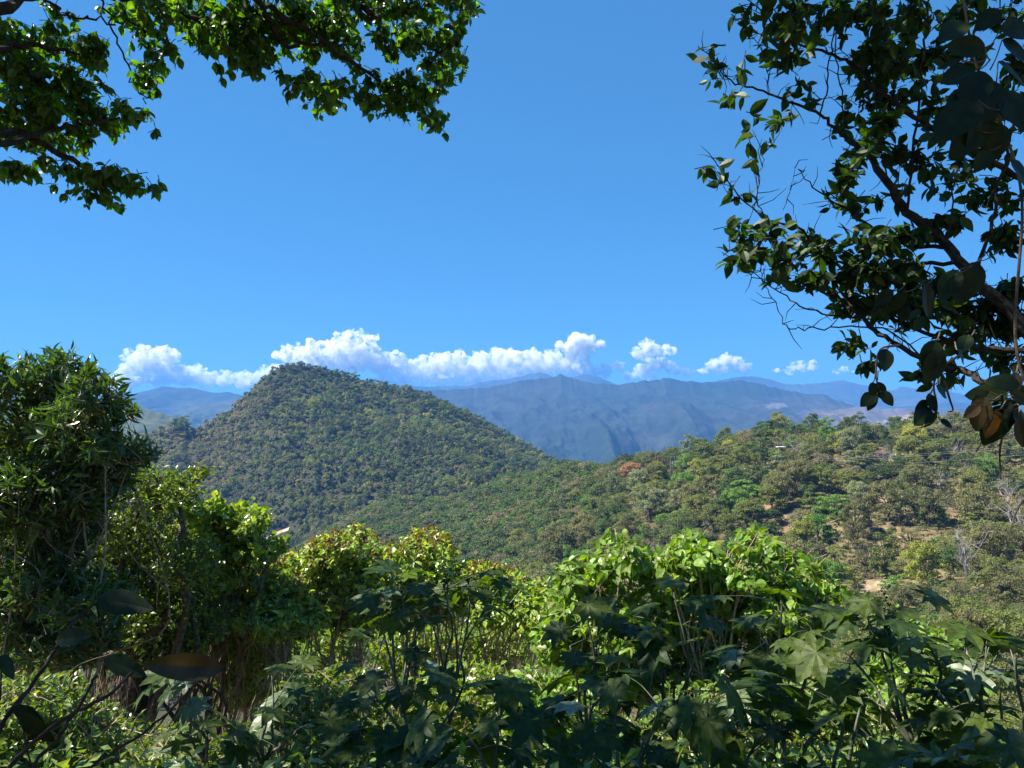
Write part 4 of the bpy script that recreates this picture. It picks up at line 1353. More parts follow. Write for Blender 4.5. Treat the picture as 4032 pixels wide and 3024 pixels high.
# --- overhead tree on the left: boughs hang into the top-left of the view, the crown goes on overhead
rng = np.random.default_rng(41)
root = thing("overhanging_tree", "dark-leaved tree whose boughs hang in from the top left corner", "tree", (-7.5, 2.0, float(H(-7.5, 2.0)) - .1))
tb = np.array(root.location)
tm, wm, lm = MB(), MB(), MB()
fork = np.array([-6.6, 2.8, 3.6])
tube(tm, catmull([tb, tb + np.array([.3, .2, 1.8]), fork], 6), .26, .18, 10)
part(tm, "trunk", M['bark'], root)
D1 = 7.6
mains = [
    ([fork, P(-150, 150, 5.6), P(-60, 150, 6.1), P(0, 143, 6.6), P(40, 133, 7.0), P(75, 124, 7.2), P(120, 118, 7.3)], .05, .012),
    ([P(-60, 150, 6.1), P(10, 130, 6.8), P(60, 155, 7.2), P(100, 173, 7.4), P(140, 186, 7.5)], .045, .012),
    ([fork, P(-120, 60, 5.6), P(-20, 18, 6.2), P(40, -8, 6.8), P(90, -12, 7.2), P(180, 12, 7.4), P(230, 25, 7.5)], .07, .02),
    ([P(90, -12, 7.2), P(105, 8, 7.3), P(123, 52, 7.4), P(134, 85, 7.4), P(146, 104, 7.4)], .012, .006),
    ([fork, P(100, -150, 5.6), P(200, -60, 6.6), P(262, 8, 7.4), P(280, 40, 7.7), P(310, 46, 7.8), P(345, 44, 7.8)], .05, .012),
    ([P(262, 8, 7.4), P(310, 32, 7.7), P(352, 62, 7.8), P(385, 85, 7.9), P(415, 105, 8)], .03, .01),
    ([P(200, -60, 6.6), P(330, -30, 7.4), P(357, 3, 7.7), P(378, 20, 7.8), P(400, 38, 7.9), P(450, 52, 8.0)], .05, .012),
    ([P(330, -30, 7.4), P(400, -12, 7.8), P(450, 4, 8.0), P(480, 6, 8.0)], .03, .01),
    ([P(357, 3, 7.7), P(375, 8, 7.7), P(386, 2, 7.7)], .012, .006),
    ([P(40, -8, 6.8), P(60, 10, 7.0), P(85, 18, 7.1), P(118, 24, 7.2), P(150, 20, 7.4)], .014, .008),
    ([P(-60, 150, 6.1), P(-20, 60, 6.6), P(30, 45, 7.0), P(80, 55, 7.2)], .05, .012),
]
for pts, r0, r1 in mains:
    c = catmull(pts, 6)
    c[1:-1] += rng.normal(size=(len(c) - 2, 3)) * .02
    tube(wm, c, r0, r1, 7)
B = [(10, 45, 38, 30), (50, 42, 40, 22), (90, 50, 22, 16), (25, 78, 42, 20), (75, 82, 26, 16), (30, 108, 40, 20), (78, 105, 24, 16), (20, 135, 34, 18), (60, 135, 32, 16), (100, 122, 24, 14), (132, 112, 20, 12),
     (147, 118, 9, 12), (18, 172, 14, 12), (60, 165, 24, 14), (95, 176, 24, 14), (120, 178, 22, 15), (144, 190, 15, 12), (60, 185, 10, 8), (102, 194, 14, 9), (105, 88, 8, 6),
     (150, 62, 18, 14), (146, 80, 14, 10), (165, 45, 12, 14), (125, 12, 20, 12), (140, 30, 10, 10), (165, 12, 30, 20), (205, 15, 30, 24), (205, 42, 18, 14), (235, 30, 34, 24), (215, 62, 14, 10), (250, 58, 26, 14), (262, 45, 18, 18),
     (240, 8, 40, 16), (285, 10, 34, 22), (300, 38, 34, 20), (330, 25, 30, 28), (345, 45, 16, 14), (290, 88, 10, 10), (310, 82, 20, 16), (325, 95, 14, 12), (340, 82, 10, 9), (315, 98, 22, 9),
     (370, 80, 20, 14), (395, 85, 30, 16), (372, 100, 20, 12), (410, 102, 28, 14), (432, 88, 20, 12), (435, 118, 10, 12), (420, 112, 14, 12), (450, 80, 10, 8),
     (385, 40, 22, 14), (420, 38, 34, 14), (452, 45, 18, 18), (440, 62, 22, 12), (462, 60, 8, 10), (385, 6, 28, 14), (420, 8, 34, 16), (455, 12, 24, 14), (475, 6, 12, 8), (350, 5, 24, 14), (60, 8, 16, 6)]
blobs = [blob(a, b, c_, d_, D1 + (a / 480 - .4) * .8 + rng.uniform(-.35, .35), .35) for a, b, c_, d_ in B]
foliage(lm, wm, blobs, 1650, rng, OVW, .094, 6, .18, up=-.1, droop=.75, out=.5, nup=.4, shell=.1, twr=.0035, weights=[b[2] * b[3] for b in B])
# the crown above and behind the frame, which shades the castor plants
crown = []
for _ in range(120):
    x, y = rng.uniform(-8.5, .8), rng.uniform(.3, 7.4)
    zmin = max(3.4, y * .56 + .9)
    z = zmin + rng.uniform(0, 3.6)
    crown.append((np.array([x, y, z]), np.array([1.0, .9, .55])))
for cpt, rr in crown[::4]:
    limb_to(wm, fork, cpt, .07, .015, rng, .06, .06, 5)
foliage(lm, wm, crown, 4200, rng, SMW, .155, 6, .4, droop=.5, out=.5, shell=.1, twr=.005)
part(wm, "branches", M['bark_dark'], root)
part(lm, "foliage", M['over_l'], root)

# --- tree on the right
rng = np.random.default_rng(43)
root = thing("leaning_tree", "dark tree leaning in from the right edge with bare crossing branches", "tree", (5.6, 4.6, float(H(5.6, 4.6)) - .1))
tb = np.array(root.location)
tm, wm, lm = MB(), MB(), MB()
base2 = P(1085, 420, 4.7)
tube(tm, catmull([tb, tb * .4 + base2 * .6 + np.array([.2, 0, 0]), base2, base2 * .45 + P(1024, 327, 4.8) * .55], 6), .17, .05, 10)
part(tm, "trunk", M['bark_dark'], root)
mains = [
    ([base2, P(1024, 327, 4.8), P(973, 279, 4.9), P(948, 247, 5.0), P(907, 212, 5.1), P(887, 184, 5.1), P(869, 156, 5.2), P(846, 138, 5.2)], .085, .028),
    ([P(846, 138, 5.2), P(834, 128, 5.2), P(820, 115, 5.3), P(792, 103.6, 5.3), P(769, 93.7, 5.4), P(742.6, 85.5, 5.4), P(726, 79, 5.4), P(713, 59, 5.4), P(698, 46, 5.4)], .026, .004),
    ([base2, P(1060, 230, 4.9), P(1024, 181, 5.0), P(973, 151, 5.0), P(948, 136, 5.1), P(907, 112, 5.1), P(879, 90, 5.1), P(851, 66, 5.2), P(821, 51, 5.3), P(797, 43, 5.3), P(774, 23, 5.3), P(755, 5, 5.3)], .05, .006),
    ([P(948, 247, 5.0), P(915, 246, 5.2), P(882, 235, 5.3), P(850, 212, 5.4), P(818, 191, 5.4), P(798, 169, 5.4)], .03, .004),
    ([P(955, 262, 4.95), P(900, 265, 5.2), P(860, 275, 5.2), P(833, 262, 5.2), P(815, 243, 5.3), P(795, 225, 5.3), P(769, 220, 5.3), P(741, 199, 5.4), P(726, 176, 5.4), P(712, 158, 5.4)], .028, .004),
    ([P(769, 220, 5.3), P(757, 201, 5.3), P(760, 180, 5.3), P(762, 160, 5.3), P(768, 145, 5.3)], .008, .003),
    ([base2, P(1024, 395, 4.6), P(986, 384, 4.6), P(964, 372, 4.7), P(927, 361, 4.8), P(890, 341, 4.9), P(866, 322, 5.0), P(840, 290, 5.1), P(820, 265, 5.2), P(806, 245, 5.2)], .055, .008),
    ([P(1050, 360, 4.7), P(1024, 351, 4.7), P(973, 346, 4.8), P(940, 338, 4.9), P(900, 322, 5.0), P(850, 300, 5.1), P(829, 292, 5.1)], .04, .010),
    ([P(927, 361, 4.8), P(882, 328, 5.0), P(831, 328, 5.1), P(803, 329, 5.1), P(787, 326, 5.1), P(774, 303, 5.2), P(764, 284, 5.2), P(760, 268, 5.2)], .012, .003),
    ([P(890, 341, 4.9), P(860, 318, 5.0), P(829, 315, 5.1), P(800, 306, 5.1), P(775, 288, 5.2), P(752, 275, 5.2), P(744, 270, 5.2)], .016, .003),
    ([P(820, 115, 5.3), P(825, 95, 5.3), P(829, 60, 5.3), P(835, 20, 5.3), P(838, -5, 5.3)], .012, .006),
    ([P(846, 138, 5.2), P(842, 100, 5.2), P(836, 60, 5.2), P(836, 20, 5.2)], .01, .006),
    ([P(907, 212, 5.1), P(914, 150, 5.1), P(920, 90, 5.1), P(926, 40, 5.0), P(930, -5, 5.0)], .018, .010),
    ([P(948, 247, 5.0), P(955, 190, 4.9), P(960, 140, 4.9)], .012, .006),
    ([P(769, 93.7, 5.4), P(766, 70, 5.4), P(760, 48, 5.4), P(745, 30, 5.4), P(731, 14, 5.4)], .007, .003),
    ([P(783, 210, 5.4), P(790, 190, 5.4), P(795, 168, 5.4)], .004, .002),
    ([P(887, 184, 5.1), P(880, 130, 5.1), P(873, 80, 5.1), P(868, 40, 5.1), P(872, 0, 5.1)], .012, .006),
    ([P(973, 279, 4.9), P(990, 230, 4.8), P(1000, 180, 4.8), P(1015, 120, 4.7)], .025, .012),
]
for pts, r0, r1 in mains:
    c = catmull(pts, 5)
    c[1:-1] += rng.normal(size=(len(c) - 2, 3)) * .007
    tube(wm, c, r0 * .5, r1 * .7, 7)
    # small side twigs
    n = int(len(c) * .6)
    k = rng.integers(2, len(c), n)
    dv = norm(rng.normal(size=(n, 3)) + UP * .4)
    L = rng.uniform(.06, .24, n)[:, None]
    m1 = c[k] + dv * L * .5
    e1 = m1 + norm(dv + rng.normal(size=(n, 3)) * .4) * L * .5
    sticks(wm, c[k], m1, .004, .003); sticks(wm, m1, e1, .003, .0015)
B = [(750, 8, 26, 12), (790, 12, 34, 16), (830, 14, 30, 18), (790, 38, 14, 14), (770, 35, 8, 10), (870, 14, 30, 16), (910, 16, 24, 16), (960, 14, 30, 16), (1005, 16, 30, 18),
     (708, 52, 7, 9), (716, 66, 9, 9), (735, 72, 13, 10), (733, 92, 8, 12), (780, 62, 16, 12), (797, 60, 12, 8), (773, 68, 8, 8), (800, 95, 16, 10), (795, 108, 8, 8), (865, 60, 16, 16), (885, 48, 20, 14), (878, 75, 22, 12), (900, 62, 18, 14),
     (930, 60, 22, 16), (960, 65, 20, 16), (860, 105, 20, 12), (845, 125, 12, 10), (905, 92, 20, 12), (930, 110, 22, 16), (880, 130, 20, 14), (960, 120, 24, 18), (985, 150, 24, 18), (995, 108, 20, 18), (1015, 70, 16, 20),
     (745, 133, 9, 5), (769, 134, 10, 7), (762, 148, 12, 7), (716, 161, 8, 7), (722, 172, 10, 8), (745, 178, 12, 7), (757, 188, 7, 9), (736, 193, 10, 6), (740, 168, 7, 6),
     (860, 152, 16, 12), (850, 175, 12, 12), (895, 158, 16, 14), (925, 160, 18, 12), (832, 190, 20, 12), (820, 208, 16, 10), (860, 205, 20, 12), (900, 195, 16, 10), (915, 178, 12, 12), (950, 185, 18, 14), (985, 195, 20, 14), (1012, 210, 14, 16), (1000, 240, 20, 14),
     (745, 226, 20, 8), (770, 232, 16, 9), (740, 245, 17, 11), (733, 262, 13, 10), (765, 250, 24, 12), (800, 240, 22, 10), (790, 262, 24, 12), (830, 250, 24, 12), (870, 240, 24, 14), (905, 235, 20, 12), (940, 225, 14, 12),
     (820, 280, 24, 12), (775, 280, 12, 6), (860, 270, 26, 14), (850, 300, 22, 10), (900, 270, 26, 16), (940, 285, 24, 14), (895, 300, 24, 12), (885, 315, 16, 10), (930, 312, 24, 12), (975, 310, 24, 16), (1010, 290, 16, 16), (1005, 325, 20, 14), (960, 335, 14, 10),
     (853, 347, 16, 7), (868, 352, 7, 8), (838, 352, 6, 5), (877, 361, 5, 9), (925, 375, 8, 9), (945, 372, 12, 10), (1005, 360, 12, 14), (962, 350, 8, 8), (980, 345, 12, 8), (1060, 40, 36, 30), (1070, 110, 40, 30), (1070, 190, 40, 30), (1090, 260, 40, 30), (1110, 150, 40, 40), (1100, 330, 36, 26)]
blobs = [blob(a, b, c_, d_, 5.1 + rng.uniform(-.25, .35), .28) for a, b, c_, d_ in B]
OV2 = tpl_oval(.50, .07, .10)
foliage(lm, wm, blobs, 1330, rng, OV2, .10, 5, .15, up=.0, droop=.35, out=.6, nup=.25, shell=.1, twr=.0028, weights=[b[2] * b[3] * (.62 if b[0] < 850 else 1.0) * (1.7 if 215 < b[1] < 340 else 1) for b in B], spread=.7)
part(wm, "branches", M['bark_dark'], root)
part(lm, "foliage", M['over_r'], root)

# --- climbing vine with broad leaves in front of the right tree
def placed_leaves(lm, wm, items, rng, tpl):
    """items: px, py of the leaf base, px, py of its tip, distance, stem start px, py or None"""
    for it in items:
        a = P(it[0], it[1], it[4]); b = P(it[2], it[3], it[4] + rng.uniform(-.04, .04))
        L = np.linalg.norm(b - a)
        nr = norm(np.array([rng.normal() * .35, -1.0, .45 + rng.normal() * .3]))
        leaves(lm, tpl, a[None], (b - a)[None], nr[None], np.array([L]))
        if it[5] is not None:
            tube(wm, catmull([P(it[5][0], it[5][1], it[4] + .03), (P(it[5][0], it[5][1], it[4]) + a) / 2 - UP * .01, a], 3), .0025, .0018, 5)
rng = np.random.default_rng(47)
root = thing("climbing_vine", "climbing vine with broad dark leaves hanging at the right edge", "vine", (1.9, 2.75, float(H(1.9, 2.75)) - .05))
lm, bm_, wm = MB(), MB(), MB()
st = catmull([np.array(root.location), P(1100, 700, 2.7), P(1062, 430, 2.7), P(1030, 392, 2.6), P(1015, 330, 2.6), P(1022, 200, 2.6), P(1000, 120, 2.6), P(975, 60, 2.6), P(960, -20, 2.6)], 6)
tube(wm, st, .006, .004, 7)
placed_leaves(lm, wm, [
    (985, 48, 946, 45, 2.5, (990, 60)), (975, 70, 942, 82, 2.55, (990, 60)), (985, 72, 962, 110, 2.5, (995, 85)), (992, 80, 988, 122, 2.5, (998, 90)), (978, 100, 935, 142, 2.45, (1000, 110)), (990, 110, 968, 152, 2.5, (1005, 120)),
    (998, 62, 1030, 88, 2.5, (996, 85)), (965, 22, 940, 40, 2.6, (975, 40)), (1000, 30, 1036, 30, 2.5, (985, 50)), (1002, 40, 1030, 62, 2.5, (990, 70)), (990, 150, 975, 172, 2.5, (1006, 140)), (1004, 125, 985, 165, 2.5, (1010, 140)),
    (1010, 160, 1034, 190, 2.5, (1012, 150)), (960, 60, 940, 68, 2.5, (985, 60)), (972, 90, 950, 112, 2.52, (995, 95)), (1002, 90, 1026, 130, 2.5, (1000, 80)), (975, 130, 950, 158, 2.5, (1004, 130)), (1000, 10, 975, 30, 2.5, (1000, 0)),
    (958, 270, 940, 300, 2.7, (985, 255)), (955, 275, 962, 305, 2.7, (985, 255)), (975, 262, 968, 300, 2.7, (1000, 250)), (905, 292, 890, 312, 2.8, (925, 280)), (925, 285, 930, 318, 2.8, (935, 275)), (893, 290, 875, 305, 2.8, (905, 285)),
    (935, 340, 926, 374, 2.5, (940, 332)), (886, 349, 885, 371, 2.6, (890, 342)), (958, 350, 965, 365, 2.5, (955, 342)), (940, 350, 926, 384, 2.5, (945, 345)),
    (873, 382, 872, 397, 2.6, (876, 371)), (877, 382, 884, 400, 2.6, (878, 371)), (882, 391, 893, 406, 2.6, (878, 386)), (876, 393, 861, 406, 2.6, (879, 388)), (875, 395, 868, 411, 2.6, (879, 388)),
    (928, 394, 936, 412, 2.6, (934, 385)), (926, 400, 915, 416, 2.6, (934, 385)), (930, 408, 915, 425, 2.6, (936, 395)), (936, 412, 925, 428, 2.6, (936, 400)), (936, 386, 948, 398, 2.6, (940, 378)), (940, 420, 953, 427, 2.6, (938, 412)), (932, 384, 916, 392, 2.6, (940, 378)),
    (1008, 395, 965, 395, 2.45, (1020, 390)), (1000, 400, 1024, 420, 2.45, (1018, 392)), (1005, 405, 984, 446, 2.45, (1015, 395)), (1015, 405, 1000, 432, 2.45, (1018, 395)), (1010, 385, 1030, 405, 2.45, (1020, 380)), (990, 392, 972, 415, 2.45, (1010, 392)),
    (1020, 385, 985, 380, 2.4, (1030, 392)), (1012, 410, 1035, 445, 2.45, (1022, 400)), (968, 335, 962, 352, 2.6, (975, 330)),
], rng, tpl_fine(.62, .05, .06))
placed_leaves(bm_, wm, [(985, 398, 975, 432, 2.42, (1000, 396)), (996, 410, 988, 440, 2.42, (1006, 400)), (1018, 418, 1026, 448, 2.42, (1020, 405)), (980, 405, 964, 418, 2.42, (995, 400)), (1015, 372, 1018, 392, 2.45, (1018, 365))], rng, tpl_fine(.62, .05, .1))
for pts in ([P(1020, 392, 2.6), P(1000, 420, 2.6), P(986, 436, 2.6), P(976, 452, 2.6)], [P(1005, 425, 2.6), P(1000, 450, 2.6), P(1001, 480, 2.6)], [P(900, 345, 2.6), P(880, 350, 2.6), P(876, 375, 2.6), P(879, 388, 2.6)],
            [P(960, 355, 2.6), P(938, 370, 2.6), P(934, 388, 2.6), P(937, 405, 2.6), P(934, 420, 2.6), P(920, 428, 2.6)], [P(944, 380, 2.6), P(950, 400, 2.6), P(953, 410, 2.6), P(948, 412, 2.6)], [P(1040, 490, 2.5), P(1020, 505, 2.5), P(1012, 525, 2.5), P(1008, 540, 2.5)]):
    tube(wm, catmull(pts, 5), .0045, .002, 5)
part(wm, "stem", M['bark'], root)
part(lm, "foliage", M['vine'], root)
part(bm_, "withered_leaves", M['vine_brown'], root)

# --- big dark tree on the left with lance leaves
def B_(lst, d, dj=.0, seed=0, rd=None):
    r_ = np.random.default_rng(seed)
    return [blob(a, b, c, e, d + r_.uniform(-dj, dj), rd) for a, b, c, e in lst]
bush("lance_leaved_tree", "tall dark bushy tree with narrow pointed leaves at the left edge", "tree", 30, 9.6,
     B_([(15, 380, 40, 28), (58, 374, 34, 26), (92, 398, 18, 22), (30, 430, 60, 40), (78, 432, 40, 34), (118, 448, 20, 18), (136, 456, 12, 9), (55, 480, 56, 36), (92, 488, 34, 26), (20, 500, 50, 40), (55, 530, 46, 34), (10, 560, 44, 40), (98, 378, 8, 9), (110, 410, 10, 10), (50, 580, 40, 30), (20, 620, 44, 30), (95, 600, 34, 30), (70, 640, 50, 24)], 9.8, .5, 1, .8),
     2300, LAN, .17, M['lance'], M['bark_pale'], 51, per=7, tl=.34, stems=12, r0=.022, up=.5, droop=.0, out=.8, nup=.5, spread=.55, shell=.35)

# --- fine-leaved bushes behind it
bush("small_leaved_tree", "fine-leaved tree behind the dark narrow-leaved tree, its forked trunk showing", "tree", 140, 11.6,
     B_([(120, 520, 46, 46), (160, 485, 26, 20), (190, 474, 16, 7), (172, 500, 26, 22), (140, 560, 70, 44), (90, 600, 70, 40), (150, 610, 60, 36), (190, 560, 30, 34), (40, 620, 60, 40), (100, 640, 70, 22), (30, 660, 40, 24), (125, 470, 22, 20), (170, 645, 46, 24), (205, 620, 34, 24), (185, 590, 34, 24)], 12.0, .7, 2, .9),
     4300, SM, .08, M['smallleaf'], M['bark'], 53, per=7, tl=.3, stems=2, r0=.10, up=.3, droop=.2, out=.8, nup=.5, spread=.7, shell=.35, dense_stems=14)
bush("round_leaved_tree", "bright tree with rounded leaves and reaching sprays right of the fine-leaved one", "tree", 200, 13.4,
     B_([(208, 510, 15, 14), (198, 530, 22, 18), (222, 528, 20, 16), (240, 512, 20, 12), (256, 520, 12, 12), (225, 550, 36, 16), (255, 545, 20, 12), (270, 548, 12, 10), (190, 560, 30, 20), (215, 575, 30, 14), (175, 540, 18, 16)], 13.2, .5, 3, .8),
     980, OVW, .135, M['round'], M['bark'], 57, per=6, tl=.34, stems=3, r0=.05, up=.3, droop=.3, out=.8, nup=.5, spread=.6, shell=.3)

# --- shrubs with red young tips
RT = [
    ("glossy shrub with rusty young leaves, leftmost below the reaching sprays", 235, 14.2, [(205, 575, 26, 16), (235, 574, 30, 16), (265, 574, 22, 16), (225, 600, 40, 20), (255, 604, 34, 18), (200, 620, 34, 22)], 900, 201),
    ("red-tipped shrub standing tallest against the valley, crown like a dome", 330, 14.8, [(348, 540, 24, 14), (325, 552, 24, 18), (368, 552, 24, 16), (345, 570, 40, 20), (300, 570, 30, 18), (375, 582, 24, 18), (330, 600, 50, 22), (360, 615, 40, 18)], 1200, 202),
    ("red-tipped shrub with a smaller round crown right of the tallest one", 425, 15.2, [(425, 542, 28, 13), (440, 552, 18, 14), (405, 556, 24, 16), (425, 570, 34, 18), (455, 578, 28, 16), (430, 600, 44, 22)], 900, 203),
    ("low shrub with pinkish-brown tips sloping down toward the bright green shrubs", 500, 15.0, [(480, 572, 26, 10), (505, 580, 26, 12), (535, 590, 24, 12), (495, 605, 40, 20), (540, 615, 30, 20)], 760, 204),
    ("dark glossy shrub with orange tips between two taller red-tipped ones", 285, 13.6, [(285, 590, 28, 16), (268, 616, 30, 18), (300, 616, 30, 18)], 520, 205),
]
for lab, rpx, d, bl, n, sd in RT:
    bush("red_tipped_shrub", lab, "shrub", rpx, d, B_(bl, d, .5, sd, .8), n, OV, .135, M['redtip'], M['bark_pale'], sd, per=7, tl=.3, stems=7, r0=.035, group="shrubs with red young leaves",
         young=(.83, .65), dense_stems=14, up=.45, droop=.45, out=.7, nup=.6, spread=.55, shell=.3, limbs_low=.5)

# --- bright green shrubs in the sun
BR_ = [
    ("bright green large-leaved shrub, the left of the sunlit three", 610, 12.6, [(576, 574, 22, 14), (603, 562, 22, 14), (624, 544, 12, 7), (614, 540, 6, 5), (630, 556, 20, 12), (645, 566, 26, 18), (600, 590, 44, 22), (570, 610, 26, 22), (620, 625, 60, 30), (600, 670, 60, 34), (560, 640, 30, 24)], 900, 211),
    ("bright green large-leaved shrub in the middle with one raised spray at its right", 705, 12.2, [(690, 543, 12, 7), (682, 552, 18, 10), (668, 566, 22, 14), (712, 560, 24, 14), (741, 546, 8, 6), (757, 536, 10, 8), (770, 541, 7, 6), (765, 552, 12, 8), (735, 572, 30, 16), (700, 590, 50, 24), (740, 605, 40, 24), (700, 640, 60, 30), (690, 690, 60, 34)], 1080, 212),
    ("bright green large-leaved shrub, the right of the sunlit three", 802, 11.8, [(808, 562, 12, 7), (800, 570, 18, 10), (822, 580, 9, 7), (790, 585, 26, 16), (775, 606, 30, 20), (812, 604, 16, 14), (790, 640, 40, 26), (800, 690, 46, 34)], 640, 213),
]
for lab, rpx, d, bl, n, sd in BR_:
    bush("bright_green_shrub", lab, "shrub", rpx, d, B_(bl, d, .5, sd, .8), n, OVW, .165, M['bright'], M['twig_pale'], sd, per=6, tl=.3, stems=6, r0=.03, group="sunlit bright green shrubs",
         up=.3, droop=.6, out=.7, nup=.6, spread=.5, shell=.25, dense_stems=24)
bush("yellowish_shrub", "sunlit yellow-green shrub behind the dark castor plants at right", "shrub", 925, 11.4, B_([(905, 628, 22, 16), (930, 640, 26, 18), (900, 660, 34, 22), (940, 680, 40, 26), (890, 700, 50, 30)], 11.2, .5, 5, .8),
     560, OVW, .13, M['bright'], M['twig_pale'], 221, per=6, tl=.3, stems=5, r0=.025, up=.3, droop=.5, out=.7, spread=.5, shell=.25, dense_stems=24)

# --- lower leafy shrubs filling the slope under the others
LOW = [
    ("sunlit olive shrub filling the gap beneath the red-tipped crowns, left half", 300, 16.8, [(290, 640, 40, 22), (250, 645, 36, 24), (330, 650, 40, 24), (280, 675, 60, 24)], 760, 'round', OV, .13),
    ("sunlit olive shrub filling the gap beneath the red-tipped crowns, right half", 430, 17.2, [(400, 645, 40, 22), (450, 640, 40, 22), (500, 645, 36, 22), (440, 670, 60, 22)], 760, 'round', OV, .13),
    ("sunlit shrub right of the small-leaved tree above the straw grass", 225, 14.6, [(225, 640, 30, 24), (200, 655, 26, 22), (240, 665, 30, 20), (215, 620, 30, 16), (265, 650, 34, 22), (240, 690, 34, 18)], 860, 'round', OV, .12),
    ("leafy shrub under the red-tipped shrubs, left of the tall castor plant", 330, 10.4, [(330, 690, 50, 26), (300, 720, 50, 26), (360, 715, 44, 30), (335, 745, 60, 26)], 620, 'undergrowth', OV, .10),
    ("leafy shrub behind the stems of the sunlit castor plants", 440, 10.8, [(440, 700, 50, 30), (470, 680, 40, 22), (420, 740, 50, 28), (480, 735, 46, 28)], 620, 'round', OV, .11),
    ("leafy shrub seen between the castor stems near the bottom centre", 560, 9.8, [(560, 700, 44, 30), (540, 740, 50, 30), (600, 745, 50, 30), (520, 690, 30, 22)], 620, 'bright', OV, .12),
    ("leafy shrub low behind the dark castor leaves, right of centre", 700, 9.6, [(700, 720, 56, 34), (660, 745, 50, 26), (750, 745, 50, 30), (740, 700, 30, 22)], 620, 'undergrowth', OV, .11),
    ("leafy shrub low at the bottom right behind castor leaves", 860, 9.4, [(850, 730, 56, 34), (900, 745, 50, 26), (820, 700, 34, 24), (950, 720, 44, 34)], 560, 'undergrowth', OV, .11),
    ("glinting dark shrub at the bottom left corner", 30, 7.4, [(20, 700, 60, 24), (60, 730, 60, 28), (10, 750, 50, 28)], 700, 'undergrowth', OV, .075),
    ("glinting low shrub right of the bottom left corner one", 120, 7.8, [(110, 745, 50, 24), (160, 755, 40, 20), (90, 760, 50, 20), (200, 760, 40, 18)], 560, 'undergrowth', OV, .075),
]
for lab, rpx, d, bl, n, mt, tp, sz in LOW:
    bush("leafy_shrub", lab, "shrub", rpx, d, B_(bl, d, .5, rpx, .7), n, tp, sz, M[mt], M['twig_pale'], rpx, per=6, tl=.28, stems=6, r0=.02, up=.3, droop=.35, out=.7, spread=.6, shell=.2, dense_stems=14)

# dry straw-coloured bush of bare twigs left of the forked trunk
rng = np.random.default_rng(88)
b0 = gpt(112, 10.6)
wm = MB()
for k in range(60):
    e = P(rng.uniform(92, 132), rng.uniform(662, 690), 10.6 + rng.uniform(-.3, .3))
    limb_to(wm, b0 + rng.normal(size=3) * np.array([.22, .15, .02]), e, .009, .003, rng, .05, .06, 3)
o = wm.build("dry_bush", M['twig_pale']); tag(o, "straw-coloured bush of bare dry twigs left of the forked trunk", "shrub")

# saplings along the right edge, mid slope
for i, (px, pyb, d, rr, kk) in enumerate([(1005, 640, 60, 3.2, 'yellow-green'), (985, 606, 82, 3.4, 'olive green'), (1024, 600, 84, 4.0, 'brownish'), (1000, 575, 110, 4.6, 'olive green'), (940, 612, 96, 3.6, 'brownish'), (968, 630, 62, 2.6, 'brownish'), (1035, 660, 48, 3, 'olive green'), (870, 612, 120, 4.6, 'olive green'), (905, 618, 92, 3.2, 'yellow-green')]):
    x = (px - 512) / F * d
    far_tree('round' if i % 2 else 'sparse', i, kk, x, d, float(H(x, d)) - .3, rr, ["leafy yellow-green sapling at the right edge", "olive sapling on the lower right slope", "brown-leaved tree at the right edge, lower slope", "olive tree at the lower right behind the saplings", "brownish bush beyond the dark castor's top right", "small brown bush low behind the castor leaves at right", "olive bush at the right edge beside castor leaves", "wide olive tree below the pale rocks", "yellowish bush beyond the castor seed spike"][i],
             cat='tree' if rr > 3.3 else 'shrub', group="trees on the near right slope")

